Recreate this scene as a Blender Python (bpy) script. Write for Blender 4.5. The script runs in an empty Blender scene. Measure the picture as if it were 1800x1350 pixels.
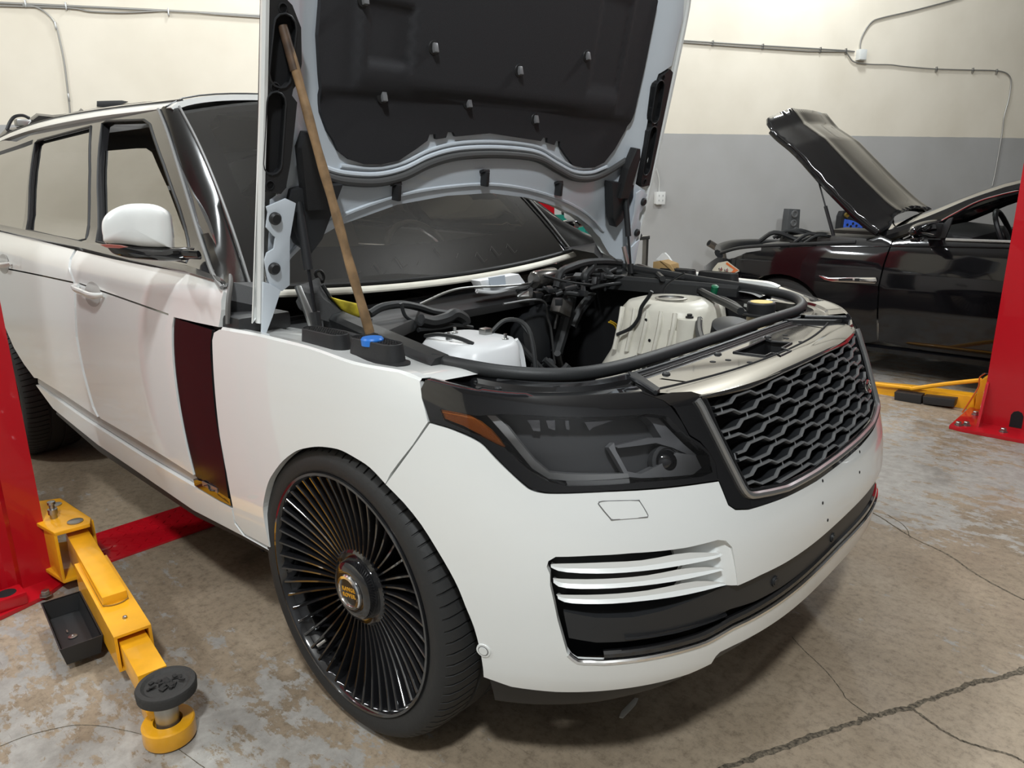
import bpy, bmesh, math, random, bisect
from mathutils import Vector, Matrix
from mathutils.geometry import delaunay_2d_cdt

SC = bpy.context.scene
COL = SC.collection
PI = math.pi
random.seed(7)

# ------------------------------------------------------------------ camera
cam = bpy.data.cameras.new('camera')
cam.sensor_fit = 'HORIZONTAL'
cam.sensor_width = 36.0
cam.lens = 1285.73 / 1800 * 36.0
cam.clip_start = 0.05
cam_ob = bpy.data.objects.new('camera', cam)
COL.objects.link(cam_ob)
_yaw, _pit, _rol = math.radians(132.4065), math.radians(15.3792), math.radians(-0.5198)
_f = Vector((math.cos(_yaw)*math.cos(_pit), math.sin(_yaw)*math.cos(_pit), -math.sin(_pit)))
_r0 = Vector((math.sin(_yaw), -math.cos(_yaw), 0))
_u0 = _r0.cross(_f)
_r = math.cos(_rol)*_r0 + math.sin(_rol)*_u0
_u = -math.sin(_rol)*_r0 + math.cos(_rol)*_u0
cam_ob.matrix_world = Matrix(((_r.x, _u.x, -_f.x, 1.4311), (_r.y, _u.y, -_f.y, -1.8785), (_r.z, _u.z, -_f.z, 1.3996), (0, 0, 0, 1)))
SC.camera = cam_ob

# ------------------------------------------------------------------ world, lights, exposure
world = bpy.data.worlds.new('world')
SC.world = world
world.use_nodes = True
world.node_tree.nodes['Background'].inputs[0].default_value = (0.86, 0.90, 1.0, 1)
world.node_tree.nodes['Background'].inputs[1].default_value = 0.05
SC.view_settings.view_transform = 'Standard'
SC.view_settings.look = 'None'
SC.view_settings.exposure = 0.0
SC.view_settings.gamma = 1.0
SC.view_settings.use_curve_mapping = False

def lamp(name, loc, size, power, color=(0.925, 0.98, 1.0)):
    """round ceiling lamp of the workshop, hanging bare below the roof"""
    l = bpy.data.lights.new(name, 'POINT')
    l.shadow_soft_size = size; l.energy = power; l.color = color
    o = bpy.data.objects.new(name, l)
    COL.objects.link(o); o.location = loc
    return o

lamp('ceiling_lamp', (2.6, -3.1, 5.2), 0.22, 830)
lamp('ceiling_lamp', (-1.5, 0.1, 5.2), 0.22, 430)
lamp('ceiling_lamp', (-5.0, 2.4, 5.2), 0.22, 190)
lamp('ceiling_lamp', (1.2, 4.6, 5.2), 0.22, 350)
lamp('ceiling_lamp', (-1.8, 7.6, 5.2), 0.22, 260)
lamp('ceiling_lamp', (-3.5, -5.0, 5.2), 0.22, 430)

# ------------------------------------------------------------------ materials
MATS = {}
def mat(name, color=(.5, .5, .5), rough=.5, metal=0.0, coat=0.0, spec=.5, bump=0.0, bscale=60.0, var=0.0, vscale=6.0, emit=None, alpha=1.0, trans=0.0, coat_rough=.03, ior=1.45):
    if name in MATS: return MATS[name]
    m = bpy.data.materials.new(name); m.use_nodes = True
    nt = m.node_tree; b = nt.nodes['Principled BSDF']
    b.inputs['Base Color'].default_value = (*color, 1)
    b.inputs['Roughness'].default_value = rough
    b.inputs['Metallic'].default_value = metal
    b.inputs['Coat Weight'].default_value = coat
    b.inputs['Coat Roughness'].default_value = coat_rough
    b.inputs['Specular IOR Level'].default_value = spec
    b.inputs['Transmission Weight'].default_value = trans
    b.inputs['IOR'].default_value = ior
    b.inputs['Alpha'].default_value = alpha
    if emit:
        b.inputs['Emission Color'].default_value = (*emit[:3], 1); b.inputs['Emission Strength'].default_value = emit[3]
    if bump or var:
        tc = nt.nodes.new('ShaderNodeTexCoord')
    if bump:
        n = nt.nodes.new('ShaderNodeTexNoise'); n.inputs['Scale'].default_value = bscale; n.inputs['Detail'].default_value = 4
        bp = nt.nodes.new('ShaderNodeBump'); bp.inputs['Strength'].default_value = bump; bp.inputs['Distance'].default_value = .004
        nt.links.new(tc.outputs['Object'], n.inputs['Vector']); nt.links.new(n.outputs['Fac'], bp.inputs['Height']); nt.links.new(bp.outputs['Normal'], b.inputs['Normal'])
    if var:
        n = nt.nodes.new('ShaderNodeTexNoise'); n.inputs['Scale'].default_value = vscale; n.inputs['Detail'].default_value = 5
        r = nt.nodes.new('ShaderNodeValToRGB')
        r.color_ramp.elements[0].position = .3; r.color_ramp.elements[1].position = .7
        r.color_ramp.elements[0].color = (*[c*(1-var) for c in color], 1)
        r.color_ramp.elements[1].color = (*[min(1, c*(1+var)) for c in color], 1)
        nt.links.new(tc.outputs['Object'], n.inputs['Vector']); nt.links.new(n.outputs['Fac'], r.inputs['Fac']); nt.links.new(r.outputs['Color'], b.inputs['Base Color'])
    MATS[name] = m
    return m

def glass_mat(name, tint, rough=.0, refl=.5, ior=1.5):
    """thin pane: tinted see-through mixed with a mirror reflection by fresnel"""
    m = bpy.data.materials.new(name); m.use_nodes = True
    nt = m.node_tree; nt.nodes.clear()
    out = nt.nodes.new('ShaderNodeOutputMaterial'); mx = nt.nodes.new('ShaderNodeMixShader')
    tr = nt.nodes.new('ShaderNodeBsdfTransparent'); gl = nt.nodes.new('ShaderNodeBsdfGlossy')
    fr = nt.nodes.new('ShaderNodeFresnel'); fr.inputs['IOR'].default_value = ior
    ad = nt.nodes.new('ShaderNodeMath'); ad.operation = 'MULTIPLY_ADD'; ad.inputs[1].default_value = 1.0; ad.inputs[2].default_value = refl; ad.use_clamp = True
    tr.inputs['Color'].default_value = (*tint, 1); gl.inputs['Roughness'].default_value = rough
    nt.links.new(fr.outputs['Fac'], ad.inputs[0]); nt.links.new(ad.outputs[0], mx.inputs['Fac'])
    nt.links.new(tr.outputs[0], mx.inputs[1]); nt.links.new(gl.outputs[0], mx.inputs[2]); nt.links.new(mx.outputs[0], out.inputs['Surface'])
    MATS[name] = m
    return m

PAINT = mat('white_paint', (.78, .79, .775), .28, coat=1.0)
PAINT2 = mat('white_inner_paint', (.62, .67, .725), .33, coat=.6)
GBLACK = mat('gloss_black', (.009, .009, .010), .08, coat=1.0)
PANELBLACK = mat('gloss_slam_panel', (.018, .016, .015), .06, coat=1.0, spec=.9)
SATIN = mat('satin_black', (.020, .021, .023), .42)
PLASTIC = mat('black_plastic', (.018, .018, .019), .48, bump=.15, bscale=400)
DARK = mat('dark_underbody', (.006, .006, .007), .8)
RUBBER = mat('rubber', (.022, .023, .024), .5, bump=.1, bscale=300)
TYRE = mat('tyre_rubber', (.020, .020, .020), .62, bump=.15, bscale=120)
GREYRUB = mat('grey_rubber', (.13, .125, .12), .6)
CHROME = mat('chrome', (.78, .78, .78), .10, metal=1.0)
SILVER = mat('silver_satin', (.50, .50, .50), .32, metal=.9)
ATLAS = mat('grille_grey', (.30, .305, .31), .30, metal=.6)
STEEL = mat('steel', (.42, .42, .41), .35, metal=1.0)
FELT = mat('liner_felt', (.022, .022, .025), .72, bump=.3, bscale=500)
WPLASTIC = mat('aged_white_plastic', (.74, .71, .62), .38, var=.10, vscale=9)
WPLASTIC2 = mat('clean_white_plastic', (.80, .81, .82), .35)
RED = mat('red_lift_paint', (.47, .004, .012), .30, coat=.5, bump=.08, bscale=18)
YELLOW = mat('yellow_lift_paint', (.86, .40, .012), .36, coat=.4, var=.10, vscale=14, bump=.08, bscale=40)
WOOD = mat('worn_wood', (.235, .145, .072), .6, var=.35, vscale=26)
BEIGE = mat('beige_leather', (.62, .55, .42), .55)
AMBER = mat('amber_lens', (.95, .27, .03), .3, bump=.5, bscale=350)
BLUE = mat('blue_plastic', (.02, .17, .60), .35)

# ------------------------------------------------------------------ mesh helpers
def empty(name, loc, label=None, cat=None, group=None):
    o = bpy.data.objects.new(name, None); COL.objects.link(o); o.location = loc
    o.empty_display_size = .1
    if label: o['label'] = label
    if cat: o['category'] = cat
    if group: o['group'] = group
    return o

def origin_of(o):
    v = Vector(o.location)
    while o.parent: o = o.parent; v = v + Vector(o.location) if o.matrix_parent_inverse == Matrix() else v
    return v

def link(name, me, m=None, parent=None, **props):
    o = bpy.data.objects.new(name, me); COL.objects.link(o)
    if m is not None and not len(me.materials): me.materials.append(m)
    if parent is not None:
        o.parent = parent
        w = Vector((0, 0, 0)); p = parent
        top = p
        while top.parent: top = top.parent
        if p is top: o.matrix_parent_inverse = Matrix.Translation(-Vector(top.location))
    for k, v in props.items(): o[k] = v
    return o

def tagged(o, label, cat, group=None):
    o['label'] = label; o['category'] = cat
    if group: o['group'] = group
    return o

def mesh(name, verts, faces, m, parent=None, smooth=True, angle=35, recalc=True, **props):
    me = bpy.data.meshes.new(name)
    me.from_pydata([tuple(v) for v in verts], [], faces)
    me.validate()
    if recalc:
        bm = bmesh.new(); bm.from_mesh(me)
        bmesh.ops.recalc_face_normals(bm, faces=bm.faces); bm.to_mesh(me); bm.free()
    if smooth:
        me.polygons.foreach_set('use_smooth', [True]*len(me.polygons))
        me.set_sharp_from_angle(angle=math.radians(angle))
    return link(name, me, m, parent, **props)

class MB:
    """collects pieces of ONE part"""
    def __init__(s): s.v = []; s.f = []
    def add(s, v, f):
        k = len(s.v); s.v += [tuple(a) for a in v]; s.f += [tuple(i+k for i in t) for t in f]; return s
    def box(s, c, d, M=None, bev=0.0):
        bm = bmesh.new(); bmesh.ops.create_cube(bm, size=1)
        for v in bm.verts: v.co = Vector((v.co.x*d[0], v.co.y*d[1], v.co.z*d[2]))
        if bev: bmesh.ops.bevel(bm, geom=bm.edges[:], offset=bev, segments=2, affect='EDGES', profile=.6)
        T = Matrix.Translation(c) @ (M.to_4x4() if M is not None else Matrix())
        bm.verts.ensure_lookup_table(); bm.verts.index_update()
        s.add([T @ v.co for v in bm.verts], [[v.index for v in f.verts] for f in bm.faces]); bm.free(); return s
    def cyl(s, a, b, r, r2=None, n=16, cap=True):
        a, b = Vector(a), Vector(b); r2 = r if r2 is None else r2
        d = (b-a).normalized(); x = d.orthogonal().normalized(); y = d.cross(x)
        v = [a + r*(math.cos(t)*x+math.sin(t)*y) for t in [2*PI*i/n for i in range(n)]] + [b + r2*(math.cos(t)*x+math.sin(t)*y) for t in [2*PI*i/n for i in range(n)]]
        f = [(i, (i+1) % n, n+(i+1) % n, n+i) for i in range(n)]
        if cap: f += [tuple(range(n))[::-1], tuple(range(n, 2*n))]
        return s.add(v, f)
    def lathe(s, prof, o, axis, n=32, closed=False, cap=True):
        """prof: list of (radius, along axis)"""
        o = Vector(o); d = Vector(axis).normalized(); x = d.orthogonal().normalized(); y = d.cross(x)
        v = []
        for (r, h) in prof:
            for i in range(n):
                t = 2*PI*i/n; v.append(o + d*h + r*(math.cos(t)*x+math.sin(t)*y))
        f = []
        R = len(prof)
        for k in range(R if closed else R-1):
            k2 = (k+1) % R
            for i in range(n): f.append((k*n+i, k*n+(i+1) % n, k2*n+(i+1) % n, k2*n+i))
        if not closed and cap:
            if prof[0][0] > 1e-6: f.append(tuple(range(n))[::-1])
            if prof[-1][0] > 1e-6: f.append(tuple((R-1)*n+i for i in range(n)))
        return s.add(v, f)
    def tube(s, pts, r, n=8, closed=False, sub=4, flat=1.0, up=None):
        P = smooth_curve(pts, sub, closed) if sub > 1 and len(pts) > 2 else [Vector(p) for p in pts]
        R = r if callable(r) else (lambda t: r)
        L = len(P); v = []; prev = None
        for i, p in enumerate(P):
            a = P[(i-1) % L] if (closed or i > 0) else p; b = P[(i+1) % L] if (closed or i < L-1) else p
            d = (b-a); d = d.normalized() if d.length > 1e-9 else Vector((0, 0, 1))
            if up is not None:
                x = Vector(up) - d*d.dot(Vector(up)); x = x.normalized()
            else:
                x = d.orthogonal().normalized() if prev is None else (prev - d*d.dot(prev)).normalized()
            prev = x; y = d.cross(x); rr = R(i/max(1, L-1))
            for k in range(n):
                t = 2*PI*(k+.5)/n; v.append(p + rr*(math.cos(t)*x*flat+math.sin(t)*y))
        f = []
        for i in range(L if closed else L-1):
            j = (i+1) % L
            for k in range(n): f.append((i*n+k, i*n+(k+1) % n, j*n+(k+1) % n, j*n+k))
        if not closed: f += [tuple(range(n))[::-1], tuple((L-1)*n+k for k in range(n))]
        return s.add(v, f)
    def prism(s, poly, d, bev=0.0):
        """poly: 3D outline (planar), extruded by vector d"""
        d = Vector(d); n = len(poly); P = [Vector(p) for p in poly]
        v = P + [p+d for p in P]
        f = [tuple(range(n))[::-1], tuple(range(n, 2*n))] + [(i, (i+1) % n, n+(i+1) % n, n+i) for i in range(n)]
        if bev:
            bm = bmesh.new(); vs = [bm.verts.new(p) for p in v]
            for t in f: bm.faces.new([vs[i] for i in t])
            bmesh.ops.recalc_face_normals(bm, faces=bm.faces)
            bmesh.ops.bevel(bm, geom=bm.edges[:], offset=bev, segments=2, affect='EDGES', profile=.6)
            bm.verts.index_update(); v = [q.co.copy() for q in bm.verts]; f = [[q.index for q in t.verts] for t in bm.faces]; bm.free()
        return s.add(v, f)
    def loft(s, rings, closed_u=True, cap=False):
        n = len(rings[0]); v = [p for r in rings for p in r]; f = []
        for i in range(len(rings)-1):
            for k in range(n if closed_u else n-1):
                f.append((i*n+k, i*n+(k+1) % n, (i+1)*n+(k+1) % n, (i+1)*n+k))
        if cap: f += [tuple(range(n))[::-1], tuple((len(rings)-1)*n+k for k in range(n))]
        return s.add(v, f)
    def done(s, name, m, parent=None, **k): return mesh(name, s.v, s.f, m, parent, **k)

def smooth_curve(pts, sub=4, closed=False):
    P = [Vector(p) for p in pts]; n = len(P); out = []
    for i in range(n if closed else n-1):
        p1, p2 = P[i], P[(i+1) % n]
        p0 = P[(i-1) % n] if (closed or i > 0) else p1*2-p2
        p3 = P[(i+2) % n] if (closed or i+2 < n) else p2*2-p1
        for k in range(sub):
            t = k/sub
            out.append(.5*((2*p1)+(p2-p0)*t+(2*p0-5*p1+4*p2-p3)*t*t+(3*p1-p0-3*p2+p3)*t**3))
    if not closed: out.append(P[-1])
    return out

def sm2(pts, sub=4, closed=False): return [(v.x, v.y) for v in smooth_curve([(p[0], p[1], 0) for p in pts], sub, closed)]

def inside(p, poly):
    x, y = p; c = False; n = len(poly); j = n-1
    for i in range(n):
        xi, yi = poly[i]; xj, yj = poly[j]
        if (yi > y) != (yj > y) and x < (xj-xi)*(y-yi)/(yj-yi)+xi: c = not c
        j = i
    return c

def dense(poly, h, closed=True):
    out = []; n = len(poly)
    for i in range(n if closed else n-1):
        a, b = poly[i], poly[(i+1) % n]; d = math.hypot(b[0]-a[0], b[1]-a[1]); k = max(1, int(math.ceil(d/h)))
        for t in range(k): out.append((a[0]+(b[0]-a[0])*t/k, a[1]+(b[1]-a[1])*t/k))
    if not closed: out.append(poly[-1])
    return out

def fill2d(outline, holes=(), h=.03):
    """triangulates an outline with holes; returns verts, tris and boundary loops (indices)"""
    loops = [dense(outline, h)] + [dense(q, h) for q in holes]
    vs = []; ed = []; lps = []
    for L in loops:
        k = len(vs); vs += L; n = len(L); ed += [(k+i, k+(i+1) % n) for i in range(n)]; lps.append([k+i for i in range(n)])
    cell = {}
    for p in vs: cell.setdefault((int(p[0]//h), int(p[1]//h)), []).append(p)
    x0 = min(p[0] for p in loops[0]); x1 = max(p[0] for p in loops[0]); y0 = min(p[1] for p in loops[0]); y1 = max(p[1] for p in loops[0])
    nx = int((x1-x0)/h)+1; ny = int((y1-y0)/h)+1
    for i in range(nx+1):
        for j in range(ny+1):
            p = (x0+h*(i+(.5 if j % 2 else 0)), y0+h*.95*j)
            if not inside(p, loops[0]) or any(inside(p, q) for q in loops[1:]): continue
            ci, cj = int(p[0]//h), int(p[1]//h); ok = True
            for a in (-1, 0, 1):
                for b in (-1, 0, 1):
                    for q in cell.get((ci+a, cj+b), ()):
                        if (q[0]-p[0])**2+(q[1]-p[1])**2 < (.5*h)**2: ok = False
            if ok: vs.append(p)
    r = delaunay_2d_cdt([Vector(p) for p in vs], ed, [], 0, 1e-6)
    V = [(v.x, v.y) for v in r[0]]; T = []
    for f in r[2]:
        c = (sum(V[i][0] for i in f)/3, sum(V[i][1] for i in f)/3)
        if inside(c, loops[0]) and not any(inside(c, q) for q in loops[1:]): T.append(tuple(f))
    m = {}
    for new, origs in enumerate(r[3]):
        for o in origs: m[o] = new
    return V, T, [[m[i] for i in L] for L in lps]

def patch(name, outline, F, m, parent, holes=(), h=.03, off=0.0, thick=.012, mirror=False, smooth=True, lip=True, **props):
    """a panel lying on the surface F(u,v)->point, with its edges turned inwards"""
    V, T, L = fill2d(outline, holes, h)
    e = 1e-3
    P = []; Nn = []
    for (u, v) in V:
        p = F(u, v); du = F(u+e, v)-F(u-e, v); dv = F(u, v+e)-F(u, v-e); n = du.cross(dv)
        n = n.normalized() if n.length > 1e-12 else Vector((0, 0, 1))
        P.append(p + n*off); Nn.append(n)
    verts = list(P); faces = []
    for t in T:
        a, b, c = [V[i] for i in t]
        faces.append(t if (b[0]-a[0])*(c[1]-a[1])-(b[1]-a[1])*(c[0]-a[0]) > 0 else t[::-1])
    ntop = len(faces)
    if thick:
        for lp in L:
            k = len(verts); n = len(lp)
            verts += [P[i] for i in lp] + [P[i]-Nn[i]*thick for i in lp]   # own vertices, so that the fold stays crisp
            for i in range(n):
                j = (i+1) % n; faces.append((k+i, k+n+i, k+n+j, k+j))
    if mirror:
        verts = [Vector((p.x, -p.y, p.z)) for p in verts]; faces = [f[::-1] for f in faces]; Nn = [Vector((n.x, -n.y, n.z)) for n in Nn]
    me = bpy.data.meshes.new(name); me.from_pydata([tuple(v) for v in verts], [], faces)
    me.polygons.foreach_set('use_smooth', [True]*len(faces))
    if smooth:
        ln = []
        for pi, poly in enumerate(me.polygons):
            for vi in poly.vertices:
                ln.append(tuple(Nn[vi]) if pi < ntop else tuple(poly.normal))
        me.normals_split_custom_set(ln)
    return link(name, me, m, parent, **props)

# ------------------------------------------------------------------ shape of the white car's outer skin
W_T = [(0.1, 0.9), (0.25, 0.935), (0.35, 0.952), (0.5, 0.967), (0.7, 0.974), (0.85, 0.97), (0.95, 0.962), (1.05, 0.947), (1.12, 0.932), (1.155, 0.9), (1.19, 0.852), (1.23, 0.828), (1.3, 0.802), (1.4, 0.77), (1.5, 0.735), (1.6, 0.694), (1.68, 0.654), (1.74, 0.61), (1.8, 0.5)]
X_T = [(0.1, 0.66), (0.2, 0.745), (0.25, 0.8), (0.3, 0.842), (0.36, 0.872), (0.4, 0.88), (0.5, 0.886), (0.58, 0.884), (0.66, 0.871), (0.72, 0.852), (0.8, 0.819), (0.9, 0.777), (0.96, 0.745), (1, 0.7), (1.04, 0.63), (1.1, 0.5)]
def pchip(T, z):
    xs = [t[0] for t in T]; ys = [t[1] for t in T]
    if z <= xs[0]: return ys[0]
    if z >= xs[-1]: return ys[-1]
    i = bisect.bisect(xs, z)-1
    def sl(k):
        if k == 0: return (ys[1]-ys[0])/(xs[1]-xs[0])
        if k == len(xs)-1: return (ys[-1]-ys[-2])/(xs[-1]-xs[-2])
        h0 = xs[k]-xs[k-1]; h1 = xs[k+1]-xs[k]; d0 = (ys[k]-ys[k-1])/h0; d1 = (ys[k+1]-ys[k])/h1
        return (d0*h1+d1*h0)/(h0+h1)
    h = xs[i+1]-xs[i]; t = (z-xs[i])/h; m0 = sl(i)*h; m1 = sl(i+1)*h
    return (2*t**3-3*t*t+1)*ys[i]+(t**3-2*t*t+t)*m0+(-2*t**3+3*t*t)*ys[i+1]+(t**3-t*t)*m1
NE, ME = 3, 2.6
_tt = [i*PI/2/399 for i in range(400)]
_px = [.868*math.sin(t)**(2/ME) for t in _tt]; _py = [-.97*max(0, math.cos(t))**(2/NE) for t in _tt]
_ss = [0.0]
for i in range(399): _ss.append(_ss[-1]+math.hypot(_px[i+1]-_px[i], _py[i+1]-_py[i]))
SL = _ss[-1]
def skin(s, z):
    """s = path length round the car from the front wheel centre to the nose (right side s<SL), z = height"""
    W = pchip(W_T, z); X = pchip(X_T, z)
    if s <= 0: return Vector((s, -W, z))
    sg = 1
    if s > SL: s = 2*SL-s; sg = -1
    if s < 0: return Vector((s, W, z))
    i = min(398, bisect.bisect(_ss, s)-1); t = _tt[i]+(s-_ss[i])/(_ss[i+1]-_ss[i])*(_tt[1]-_tt[0])
    return Vector((X*max(0, math.sin(t))**(2/ME), -sg*W*max(0, math.cos(t))**(2/NE), z))
# ------------------------------------------------------------------ room
def nodes_of(m): return m.node_tree.nodes, m.node_tree.links, m.node_tree.nodes['Principled BSDF']

def wall_material(name, edge, upper, lower, rough=.75):
    m = mat(name, upper, rough); N, L, b = nodes_of(m)
    tc = N.new('ShaderNodeTexCoord'); sx = N.new('ShaderNodeSeparateXYZ'); L.new(tc.outputs['Object'], sx.inputs[0])
    nz = N.new('ShaderNodeTexNoise'); nz.inputs['Scale'].default_value = 5; nz.inputs['Detail'].default_value = 3; L.new(tc.outputs['Object'], nz.inputs['Vector'])
    md = N.new('ShaderNodeMath'); md.operation = 'MULTIPLY_ADD'; md.inputs[1].default_value = .012; L.new(nz.outputs['Fac'], md.inputs[0]); L.new(sx.outputs['Z'], md.inputs[2])
    gt = N.new('ShaderNodeMath'); gt.operation = 'GREATER_THAN'; gt.inputs[1].default_value = edge; L.new(md.outputs[0], gt.inputs[0])
    mx = N.new('ShaderNodeMix'); mx.data_type = 'RGBA'; mx.inputs[6].default_value = (*lower, 1); mx.inputs[7].default_value = (*upper, 1)
    L.new(gt.outputs[0], mx.inputs[0])
    n2 = N.new('ShaderNodeTexNoise'); n2.inputs['Scale'].default_value = 1.3; n2.inputs['Detail'].default_value = 7; L.new(tc.outputs['Object'], n2.inputs['Vector'])
    rp = N.new('ShaderNodeValToRGB'); rp.color_ramp.elements[0].color = (.93, .92, .90, 1); rp.color_ramp.elements[1].color = (1.03, 1.03, 1.03, 1); rp.color_ramp.elements[0].position = .3; rp.color_ramp.elements[1].position = .65
    L.new(n2.outputs['Fac'], rp.inputs['Fac'])
    mm = N.new('ShaderNodeMix'); mm.data_type = 'RGBA'; mm.blend_type = 'MULTIPLY'; mm.inputs[0].default_value = 1
    L.new(mx.outputs[2], mm.inputs[6]); L.new(rp.outputs['Color'], mm.inputs[7])
    # a few dark scuffs
    n3 = N.new('ShaderNodeTexNoise'); n3.inputs['Scale'].default_value = 3.2; n3.inputs['Detail'].default_value = 9; n3.inputs['Roughness'].default_value = .7
    mp = N.new('ShaderNodeMapping'); mp.inputs['Scale'].default_value = (1, 1, 3.5); L.new(tc.outputs['Object'], mp.inputs[0]); L.new(mp.outputs[0], n3.inputs['Vector'])
    r3 = N.new('ShaderNodeValToRGB'); r3.color_ramp.elements[0].position = .72; r3.color_ramp.elements[1].position = .78; r3.color_ramp.elements[0].color = (1, 1, 1, 1); r3.color_ramp.elements[1].color = (.55, .53, .50, 1)
    L.new(n3.outputs['Fac'], r3.inputs['Fac'])
    m3 = N.new('ShaderNodeMix'); m3.data_type = 'RGBA'; m3.blend_type = 'MULTIPLY'; m3.inputs[0].default_value = .8
    L.new(mm.outputs[2], m3.inputs[6]); L.new(r3.outputs['Color'], m3.inputs[7]); L.new(m3.outputs[2], b.inputs['Base Color'])
    bp = N.new('ShaderNodeBump'); bp.inputs['Strength'].default_value = .12; bp.inputs['Distance'].default_value = .01
    n4 = N.new('ShaderNodeTexNoise'); n4.inputs['Scale'].default_value = 2.2; n4.inputs['Detail'].default_value = 3; L.new(tc.outputs['Object'], n4.inputs['Vector'])
    L.new(n4.outputs['Fac'], bp.inputs['Height']); L.new(bp.outputs['Normal'], b.inputs['Normal'])
    return m

def floor_material():
    m = mat('concrete_floor', (.3, .26, .2), .55); N, L, b = nodes_of(m)
    tc = N.new('ShaderNodeTexCoord')
    def noise(scale, detail, rough=.55, stretch=None, off=None):
        n = N.new('ShaderNodeTexNoise'); n.inputs['Scale'].default_value = scale; n.inputs['Detail'].default_value = detail; n.inputs['Roughness'].default_value = rough
        if stretch or off:
            mp = N.new('ShaderNodeMapping'); mp.inputs['Scale'].default_value = stretch or (1, 1, 1); mp.inputs['Location'].default_value = off or (0, 0, 0); L.new(tc.outputs['Object'], mp.inputs[0]); L.new(mp.outputs[0], n.inputs['Vector'])
        else: L.new(tc.outputs['Object'], n.inputs['Vector'])
        return n
    def ramp(src, stops):
        r = N.new('ShaderNodeValToRGB'); e = r.color_ramp.elements
        while len(e) < len(stops): e.new(.5)
        for k, (p, c) in enumerate(stops): e[k].position = p; e[k].color = (*c, 1) if len(c) == 3 else c
        L.new(src, r.inputs['Fac']); return r
    def mix(f, a, bb, mode='MIX'):
        x = N.new('ShaderNodeMix'); x.data_type = 'RGBA'; x.blend_type = mode
        if isinstance(f, float): x.inputs[0].default_value = f
        else: L.new(f, x.inputs[0])
        L.new(a, x.inputs[6]); L.new(bb, x.inputs[7]); return x.outputs[2]
    base = ramp(noise(1.1, 8, .62).outputs['Fac'], [(.28, (.190, .146, .100)), (.5, (.305, .240, .170)), (.72, (.395, .322, .240))])
    fine = ramp(noise(34, 10, .8).outputs['Fac'], [(.32, (.52, .50, .48)), (.50, (1, 1, 1)), (.70, (1.22, 1.21, 1.2))])
    c = mix(1.0, base.outputs['Color'], fine.outputs['Color'], 'MULTIPLY')
    # remains of a pale grey coating: flakes thick in some areas, gone in others
    flake = noise(8.5, 12, .74, (1.0, 1.7, 1)); area = noise(.75, 2, .5, None, (3.1, 7.7, 0))
    ad = N.new('ShaderNodeMath'); ad.operation = 'MULTIPLY_ADD'; ad.inputs[1].default_value = .62
    L.new(area.outputs['Fac'], ad.inputs[0]); L.new(flake.outputs['Fac'], ad.inputs[2])
    # the coating has survived best along the bay's edges (beside the near post, and beyond the joint towards the other bay)
    sx = N.new('ShaderNodeSeparateXYZ'); L.new(tc.outputs['Object'], sx.inputs[0])
    def band(sock, lo, hi):
        a = N.new('ShaderNodeMapRange'); a.inputs['From Min'].default_value = lo; a.inputs['From Max'].default_value = hi; a.interpolation_type = 'SMOOTHSTEP'; L.new(sock, a.inputs['Value']); return a.outputs['Result']
    near = band(sx.outputs['Y'], -.75, -1.15); far = band(sx.outputs['Y'], 1.0, 1.35)
    mxx = N.new('ShaderNodeMath'); mxx.operation = 'MAXIMUM'; L.new(near, mxx.inputs[0]); L.new(far, mxx.inputs[1])
    a2 = N.new('ShaderNodeMath'); a2.operation = 'MULTIPLY_ADD'; a2.inputs[1].default_value = .16; L.new(mxx.outputs[0], a2.inputs[0]); L.new(ad.outputs[0], a2.inputs[2])
    fl = ramp(a2.outputs[0], [(.955, (0, 0, 0)), (.985, (1, 1, 1))])
    pale = ramp(noise(20, 8, .72).outputs['Fac'], [(.3, (.25, .235, .213)), (.7, (.40, .38, .35))])
    c = mix(fl.outputs['Color'], c, pale.outputs['Color'])
    # oil stains and scratches
    st = ramp(noise(1.9, 6, .6, None, (9.2, 1.4, 0)).outputs['Fac'], [(.28, (.42, .39, .36)), (.42, (1, 1, 1))])
    c = mix(.8, c, st.outputs['Color'], 'MULTIPLY')
    sc = ramp(noise(9, 5, .6, (1.0, 14, 1)).outputs['Fac'], [(.30, (.55, .52, .5)), (.37, (1, 1, 1))])
    c = mix(.6, c, sc.outputs['Color'], 'MULTIPLY')
    L.new(c, b.inputs['Base Color'])
    rr = ramp(noise(3, 4).outputs['Fac'], [(.3, (.42, .42, .42)), (.7, (.68, .68, .68))]); L.new(rr.outputs['Color'], b.inputs['Roughness'])
    bp = N.new('ShaderNodeBump'); bp.inputs['Strength'].default_value = .25; bp.inputs['Distance'].default_value = .006
    L.new(noise(40, 6, .7).outputs['Fac'], bp.inputs['Height']); L.new(bp.outputs['Normal'], b.inputs['Normal'])
    return m

WA = math.radians(60.5); WE = Vector((math.cos(WA), math.sin(WA), 0)); WN = Vector((-math.sin(WA), math.cos(WA), 0))
WO = Vector((1.4311, -1.8785, 0)) + WN*8.8
def wp(t, z, off=0.0): return WO + WE*t - WN*off + Vector((0, 0, z))

def slab(name, a, b, th, h, m, **k):
    """upright wall slab from a to b (plan points), thickness th on its outer side"""
    a, b = Vector((*a, 0)), Vector((*b, 0)); d = (b-a).normalized(); n = Vector((-d.y, d.x, 0))*th
    v = [a, b, b+n, a+n]; v = v + [p+Vector((0, 0, h)) for p in v]
    return mesh(name, v, [(0, 3, 2, 1), (4, 5, 6, 7), (0, 1, 5, 4), (1, 2, 6, 5), (2, 3, 7, 6), (3, 0, 4, 7)], m, smooth=False, **k)

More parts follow.
